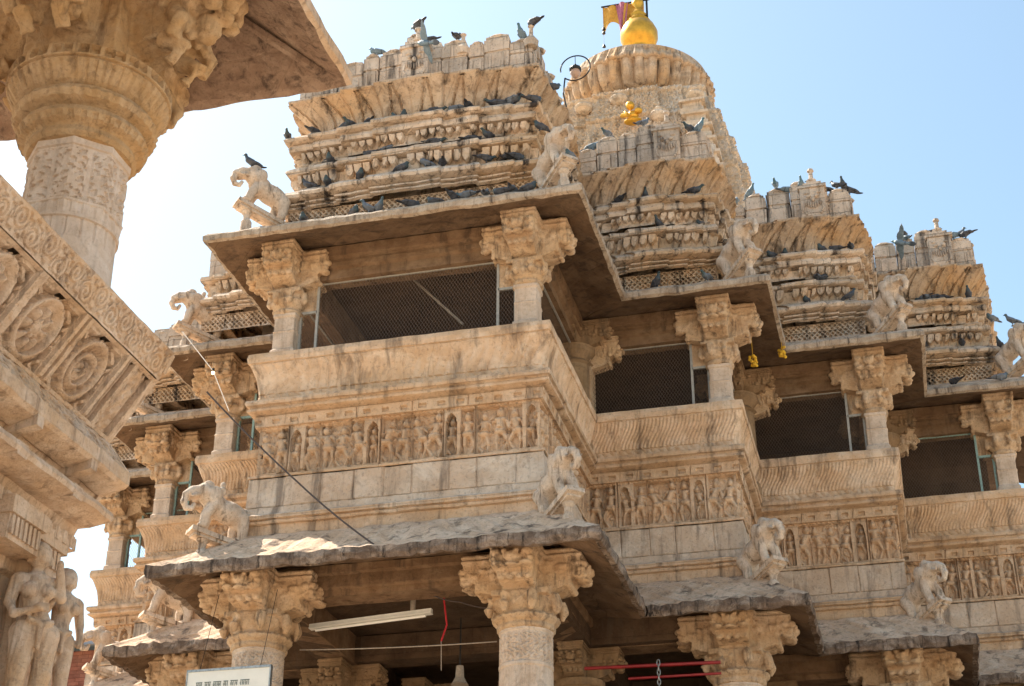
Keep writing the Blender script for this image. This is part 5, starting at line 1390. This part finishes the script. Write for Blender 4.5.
PIGEONS = [
    (-8.25, 18.22, 15.47, 224, 2, 'K', 'pigeon under the flared cornice of the front roof, leftmost'),
    (-7.81, 18.22, 15.47, 9, 1, 'K', 'pigeon under the flared cornice of the front roof, second from left'),
    (-7.33, 18.22, 15.47, -30, 1, 'K', 'pigeon under the flared cornice of the front roof, third from left'),
    (-6.96, 18.22, 15.47, 190, 1, 'K', 'pigeon under the flared cornice of the front roof, fourth from left'),
    (-6.41, 18.22, 15.47, 199, 1, 'K', 'pigeon under the flared cornice of the front roof, fifth from left'),
    (-6.00, 18.22, 15.47, -49, 1, 'K', 'pigeon under the flared cornice of the front roof, sixth from left'),
    (-5.60, 18.22, 15.47, 165, 1, 'K', 'pigeon under the flared cornice of the front roof, seventh from left'),
    (-5.39, 18.22, 15.47, 150, 1, 'K', 'pigeon under the flared cornice of the front roof, eighth from left'),
    (-4.90, 18.22, 15.47, 29, 1, 'K', 'pigeon under the flared cornice of the front roof, ninth from left'),
    (-4.75, 18.22, 15.47, 146, 2, 'K', 'pigeon under the flared cornice of the front roof, tenth from left'),
    (-4.40, 18.22, 15.47, -50, 1, 'K', 'pigeon under the flared cornice of the front roof, rightmost'),
    (-7.53, 18.22, 14.93, -29, 1, 'M', 'pigeon on the middle ledge of the front roof, leftmost'),
    (-6.92, 18.22, 14.93, 170, 1, 'M', 'pigeon on the middle ledge of the front roof, second from left'),
    (-5.32, 18.22, 14.93, -27, 1, 'M', 'pigeon on the middle ledge of the front roof, third from left'),
    (-4.31, 18.22, 14.93, 168, 1, 'M', 'pigeon on the middle ledge of the front roof, rightmost'),
    (-7.53, 18.12, 14.50, 183, 1, 'S', 'pigeon on the lower ledge of the front roof, leftmost'),
    (-6.36, 18.12, 14.50, -17, 1, 'S', 'pigeon on the lower ledge of the front roof, second from left'),
    (-5.75, 18.12, 14.50, 168, 1, 'S', 'pigeon on the lower ledge of the front roof, third from left'),
    (-5.11, 18.12, 14.50, 26, 2, 'S', 'pigeon on the lower ledge of the front roof, fourth from left'),
    (-4.65, 18.12, 14.50, -11, 1, 'S', 'pigeon on the lower ledge of the front roof, rightmost'),
    (-7.91, 17.92, 13.80, 191, 1, 'B', 'pigeon on the eave at the foot of the front roof, leftmost'),
    (-7.14, 17.92, 13.80, 11, 1, 'B', 'pigeon on the eave at the foot of the front roof, second from left'),
    (-6.76, 17.92, 13.80, -43, 0, 'B', 'pigeon on the eave at the foot of the front roof, third from left'),
    (-6.25, 17.92, 13.80, 45, 1, 'B', 'pigeon on the eave at the foot of the front roof, fourth from left'),
    (-5.90, 17.92, 13.80, 132, 1, 'B', 'pigeon on the eave at the foot of the front roof, fifth from left'),
    (-5.43, 17.92, 13.80, 176, 2, 'B', 'pigeon on the eave at the foot of the front roof, sixth from left'),
    (-5.15, 17.92, 13.80, 7, 0, 'B', 'pigeon on the eave at the foot of the front roof, seventh from left'),
    (-4.74, 17.92, 13.80, 29, 1, 'B', 'pigeon on the eave at the foot of the front roof, eighth from left'),
    (-4.49, 17.92, 13.80, 46, 1, 'B', 'pigeon on the eave at the foot of the front roof, rightmost'),
    (-7.49, 18.33, 16.75, 174, 0, 'T', 'pigeon on the crest of the front roof, leftmost'),
    (-6.93, 18.33, 17.00, 197, 1, 'T', 'pigeon on the crest of the front roof, second from left'),
    (-6.27, 18.33, 17.59, 143, 2, 'T', 'pigeon on the crest of the front roof, third from left'),
    (-6.08, 18.33, 17.18, 167, 1, 'T', 'pigeon on the crest of the front roof, fourth from left'),
    (-5.63, 18.33, 17.25, 141, 0, 'T', 'pigeon on the crest of the front roof, fifth from left'),
    (-4.62, 18.33, 16.68, 195, 0, 'T', 'pigeon on the crest of the front roof, sixth from left'),
    (-4.43, 18.33, 16.93, 148, 1, 'T', 'pigeon on the crest of the front roof, rightmost'),
    (-5.92, 17.65, 16.39, 165, 3, 'F', 'pigeon with spread wings flying in front of the crest of the front roof'),
    (-4.16, 21.38, 17.04, -11, 1, 'T', 'pigeon on the crest of the second roof, leftmost'),
    (-3.91, 21.38, 16.75, 152, 2, 'T', 'pigeon on the crest of the second roof, second from left'),
    (-3.30, 21.38, 17.23, 42, 0, 'T', 'pigeon on the crest of the second roof, third from left'),
    (-2.54, 21.38, 16.66, 150, 2, 'T', 'pigeon on the crest of the second roof, fourth from left'),
    (-2.38, 21.38, 16.45, 26, 0, 'T', 'pigeon on the crest of the second roof, rightmost'),
    (-3.74, 21.27, 15.47, 134, 2, 'K', 'lone pigeon under the flared cornice of the second roof'),
    (-2.43, 21.27, 14.93, 162, 1, 'M', 'lone pigeon on the middle ledge of the second roof'),
    (-2.07, 23.68, 17.09, 148, 0, 'T', 'pigeon on the crest of the third roof, leftmost'),
    (-1.81, 23.68, 16.91, 13, 0, 'T', 'pigeon on the crest of the third roof, second from left'),
    (-1.36, 23.68, 17.32, -34, 2, 'T', 'pigeon on the crest of the third roof, third from left'),
    (-1.15, 23.68, 16.95, 30, 1, 'T', 'pigeon on the crest of the third roof, fourth from left'),
    (-0.90, 23.68, 16.78, -29, 0, 'T', 'pigeon on the crest of the third roof, fifth from left'),
    (-0.73, 23.68, 16.76, 149, 0, 'T', 'pigeon on the crest of the third roof, sixth from left'),
    (-0.52, 23.68, 16.60, 167, 0, 'T', 'pigeon on the crest of the third roof, seventh from left'),
    (-0.32, 23.68, 16.53, 209, 0, 'T', 'pigeon on the crest of the third roof, eighth from left'),
    (-0.11, 23.68, 16.59, 192, 0, 'T', 'pigeon on the crest of the third roof, rightmost'),
    (-1.50, 23.57, 15.47, 165, 1, 'K', 'pigeon under the flared cornice of the third roof, leftmost'),
    (-0.66, 23.57, 15.47, 181, 1, 'K', 'pigeon under the flared cornice of the third roof, second from left'),
    (-0.19, 23.57, 15.47, -2, 1, 'K', 'pigeon under the flared cornice of the third roof, rightmost'),
    (-1.62, 23.57, 14.93, 30, 2, 'M', 'pigeon on the middle ledge of the third roof, leftmost'),
    (-0.80, 23.57, 14.93, 153, 0, 'M', 'pigeon on the middle ledge of the third roof, rightmost'),
    (0.06, 25.88, 16.81, 164, 0, 'T', 'pigeon on the crest of the fourth roof, leftmost'),
    (0.77, 25.88, 16.99, 138, 1, 'T', 'pigeon on the crest of the fourth roof, second from left'),
    (1.29, 25.88, 16.83, 47, 2, 'T', 'pigeon on the crest of the fourth roof, third from left'),
    (1.64, 25.88, 16.60, 201, 2, 'T', 'pigeon on the crest of the fourth roof, fourth from left'),
    (1.85, 25.88, 16.57, 163, 2, 'T', 'pigeon on the crest of the fourth roof, rightmost'),
    (0.68, 25.20, 16.43, 173, 3, 'F', 'pigeon with spread wings flying in front of the crest of the fourth roof'),
    (1.03, 25.77, 15.47, 10, 1, 'K', 'pigeon under the flared cornice of the fourth roof, leftmost'),
    (1.13, 25.77, 15.47, 171, 2, 'K', 'pigeon under the flared cornice of the fourth roof, second from left'),
    (1.28, 25.77, 15.47, 166, 1, 'K', 'pigeon under the flared cornice of the fourth roof, rightmost'),
    (0.26, 25.77, 14.93, 174, 2, 'M', 'pigeon on the middle ledge of the fourth roof, leftmost'),
    (2.08, 25.77, 14.93, 224, 1, 'M', 'pigeon on the middle ledge of the fourth roof, rightmost'),
    (2.14, 25.67, 14.50, 152, 0, 'S', 'lone pigeon on the lower ledge of the fourth roof'),
]

PIGEONS += [(-8.62, 17.75, 15.0, 200, 0, 'E', 'pigeon standing on the head of the elephant at the upper left eave corner'),
            (-4.25, 18.80, 15.9, 90, 1, 'E', 'dark pigeon on the side ledge right of the front roof'),
            (-3.75, 17.60, 13.9, 160, 1, 'E', 'pigeon beneath the elephant at the right end of the front upper eave'),
            (2.36, 25.28, 14.6, 180, 0, 'E', 'pigeon on the statue at the right border of the picture'),
            (-1.85, 23.44, 15.47, 40, 1, 'K', 'pigeon tucked behind the elephant left of the third roof'),
            (2.05, 25.20, 13.9, 10, 1, 'B', 'dark pigeon at the right end of the fourth roof foot')]
for x_, zt_ in ((-5.53, 17.0), (-4.47, 16.95)):
    m = MB(); m.lathe((x_, 18.3, zt_ - 0.42), [(0.0, 0.0), (0.10, 0.0), (0.12, 0.1), (0.08, 0.16), (0.035, 0.22), (0.03, 0.36), (0.05, 0.39), (0.0, 0.42)], 10)
    T(m, 'crest_finial', M['crest'])
_ROOF = {0: 'front roof', 1: 'second roof', 2: 'third roof', 3: 'fourth roof'}
_LEDGE = {'K': (15.47, 0.22, 'under the flared cornice'), 'M': (14.93, 0.22, 'on the middle ledge'), 'S': (14.50, 0.12, 'on the lower ledge'),
          'B': (13.80, -0.08, 'on the eave at the foot'), 'T': (16.75, 0.33, 'on the crest')}
for bay_, lev_, xs_ in ((0, 'K', (-7.25, -6.52, -5.9, -5.0, -4.72)), (0, 'M', (-7.65, -6.6, -5.9, -5.1)), (0, 'S', (-7.85, -7.0, -6.0, -4.75)), (0, 'B', (-6.9, -5.6, -4.9)),
                        (1, 'K', (-3.3, -2.5)), (1, 'M', (-3.1,)), (1, 'B', (-3.2, -2.4)), (2, 'K', (-1.3, -0.45)), (2, 'S', (-1.0, -0.3)), (2, 'M', (-0.7,)), (2, 'T', (-0.2,)),
                        (3, 'K', (0.95, 1.75)), (3, 'S', (0.9, 1.5)), (3, 'T', (0.8, 1.75)), (3, 'B', (1.3,))):
    for x_ in xs_:
        z_, d_, ph_ = _LEDGE[lev_]
        PIGEONS.append((x_, YF[bay_] + d_, z_, (int(abs(x_) * 977) % 360), int(abs(x_) * 31) % 3, lev_, 'pigeon %s of the %s, extra' % (ph_, _ROOF[bay_])))
_grp = {}
for i_, q_ in enumerate(PIGEONS):
    if q_[5] in 'KMSBT' and ' of the ' in q_[6]:
        _grp.setdefault(q_[6].replace('lone ', '').split(',')[0], []).append(i_)
_ORD = ['leftmost', 'second from left', 'third from left', 'fourth from left', 'fifth from left', 'sixth from left', 'seventh from left', 'eighth from left', 'ninth from left', 'tenth from left',
        'eleventh from left', 'twelfth from left', 'thirteenth from left', 'fourteenth from left', 'fifteenth from left', 'sixteenth from left', 'seventeenth from left']
for base_, ids_ in _grp.items():
    ids_.sort(key=lambda i: PIGEONS[i][0])
    for n_, i_ in enumerate(ids_):
        lab_ = 'lone ' + base_ if len(ids_) == 1 else base_ + ', ' + ('rightmost' if n_ == len(ids_) - 1 else _ORD[n_])
        PIGEONS[i_] = PIGEONS[i_][:6] + (lab_,)
bpy.context.view_layer.update()
dg_ = bpy.context.evaluated_depsgraph_get()
rs = random.Random(12)
for (x, y, z, yaw, pose, lev, lab) in PIGEONS:
    if lev == 'B': y0_ = y + 0.08; y = y0_ - 0.46; x *= y / (y0_ + 0.12); z = 13.55
    o = bpy.data.objects.new('pigeon', PM[(pose, 2 if lev == 'F' or (lev == 'T' and rs.random() < 0.4) else (1 if rs.random() < 0.75 else 0))]); COL.objects.link(o)
    if lev != 'F':
        best = None
        for dy in (0.0, 0.05, -0.05, 0.1, -0.1, 0.16):
            up = {'T': 0.45, 'E': 0.5}.get(lev, 0.16)
            hit, p, nrm, fi, ob, mt = S.ray_cast(dg_, Vector((x, y + dy, z + up)), Vector((0, 0, -1)), distance=up + 0.5)
            if hit and (best is None or abs(p.z - z) < best[0] - 0.03): best = (abs(p.z - z), y + dy, p.z)
        if best and best[0] < 0.5: y, z = best[1], best[2] - 0.004
    o.location = (x, y, z); o.rotation_euler = (rs.uniform(-0.1, 0.1), 0.0, radians(yaw + rs.choice((0, 0, 60, -60, 90))))
    if lev == 'F': o.rotation_euler = (0.7, -0.3, radians(yaw))
    sc = rs.uniform(0.90, 1.08); o.scale = (sc,) * 3
    tag(o, lab, 'pigeon', 'pigeons roosting on the temple')
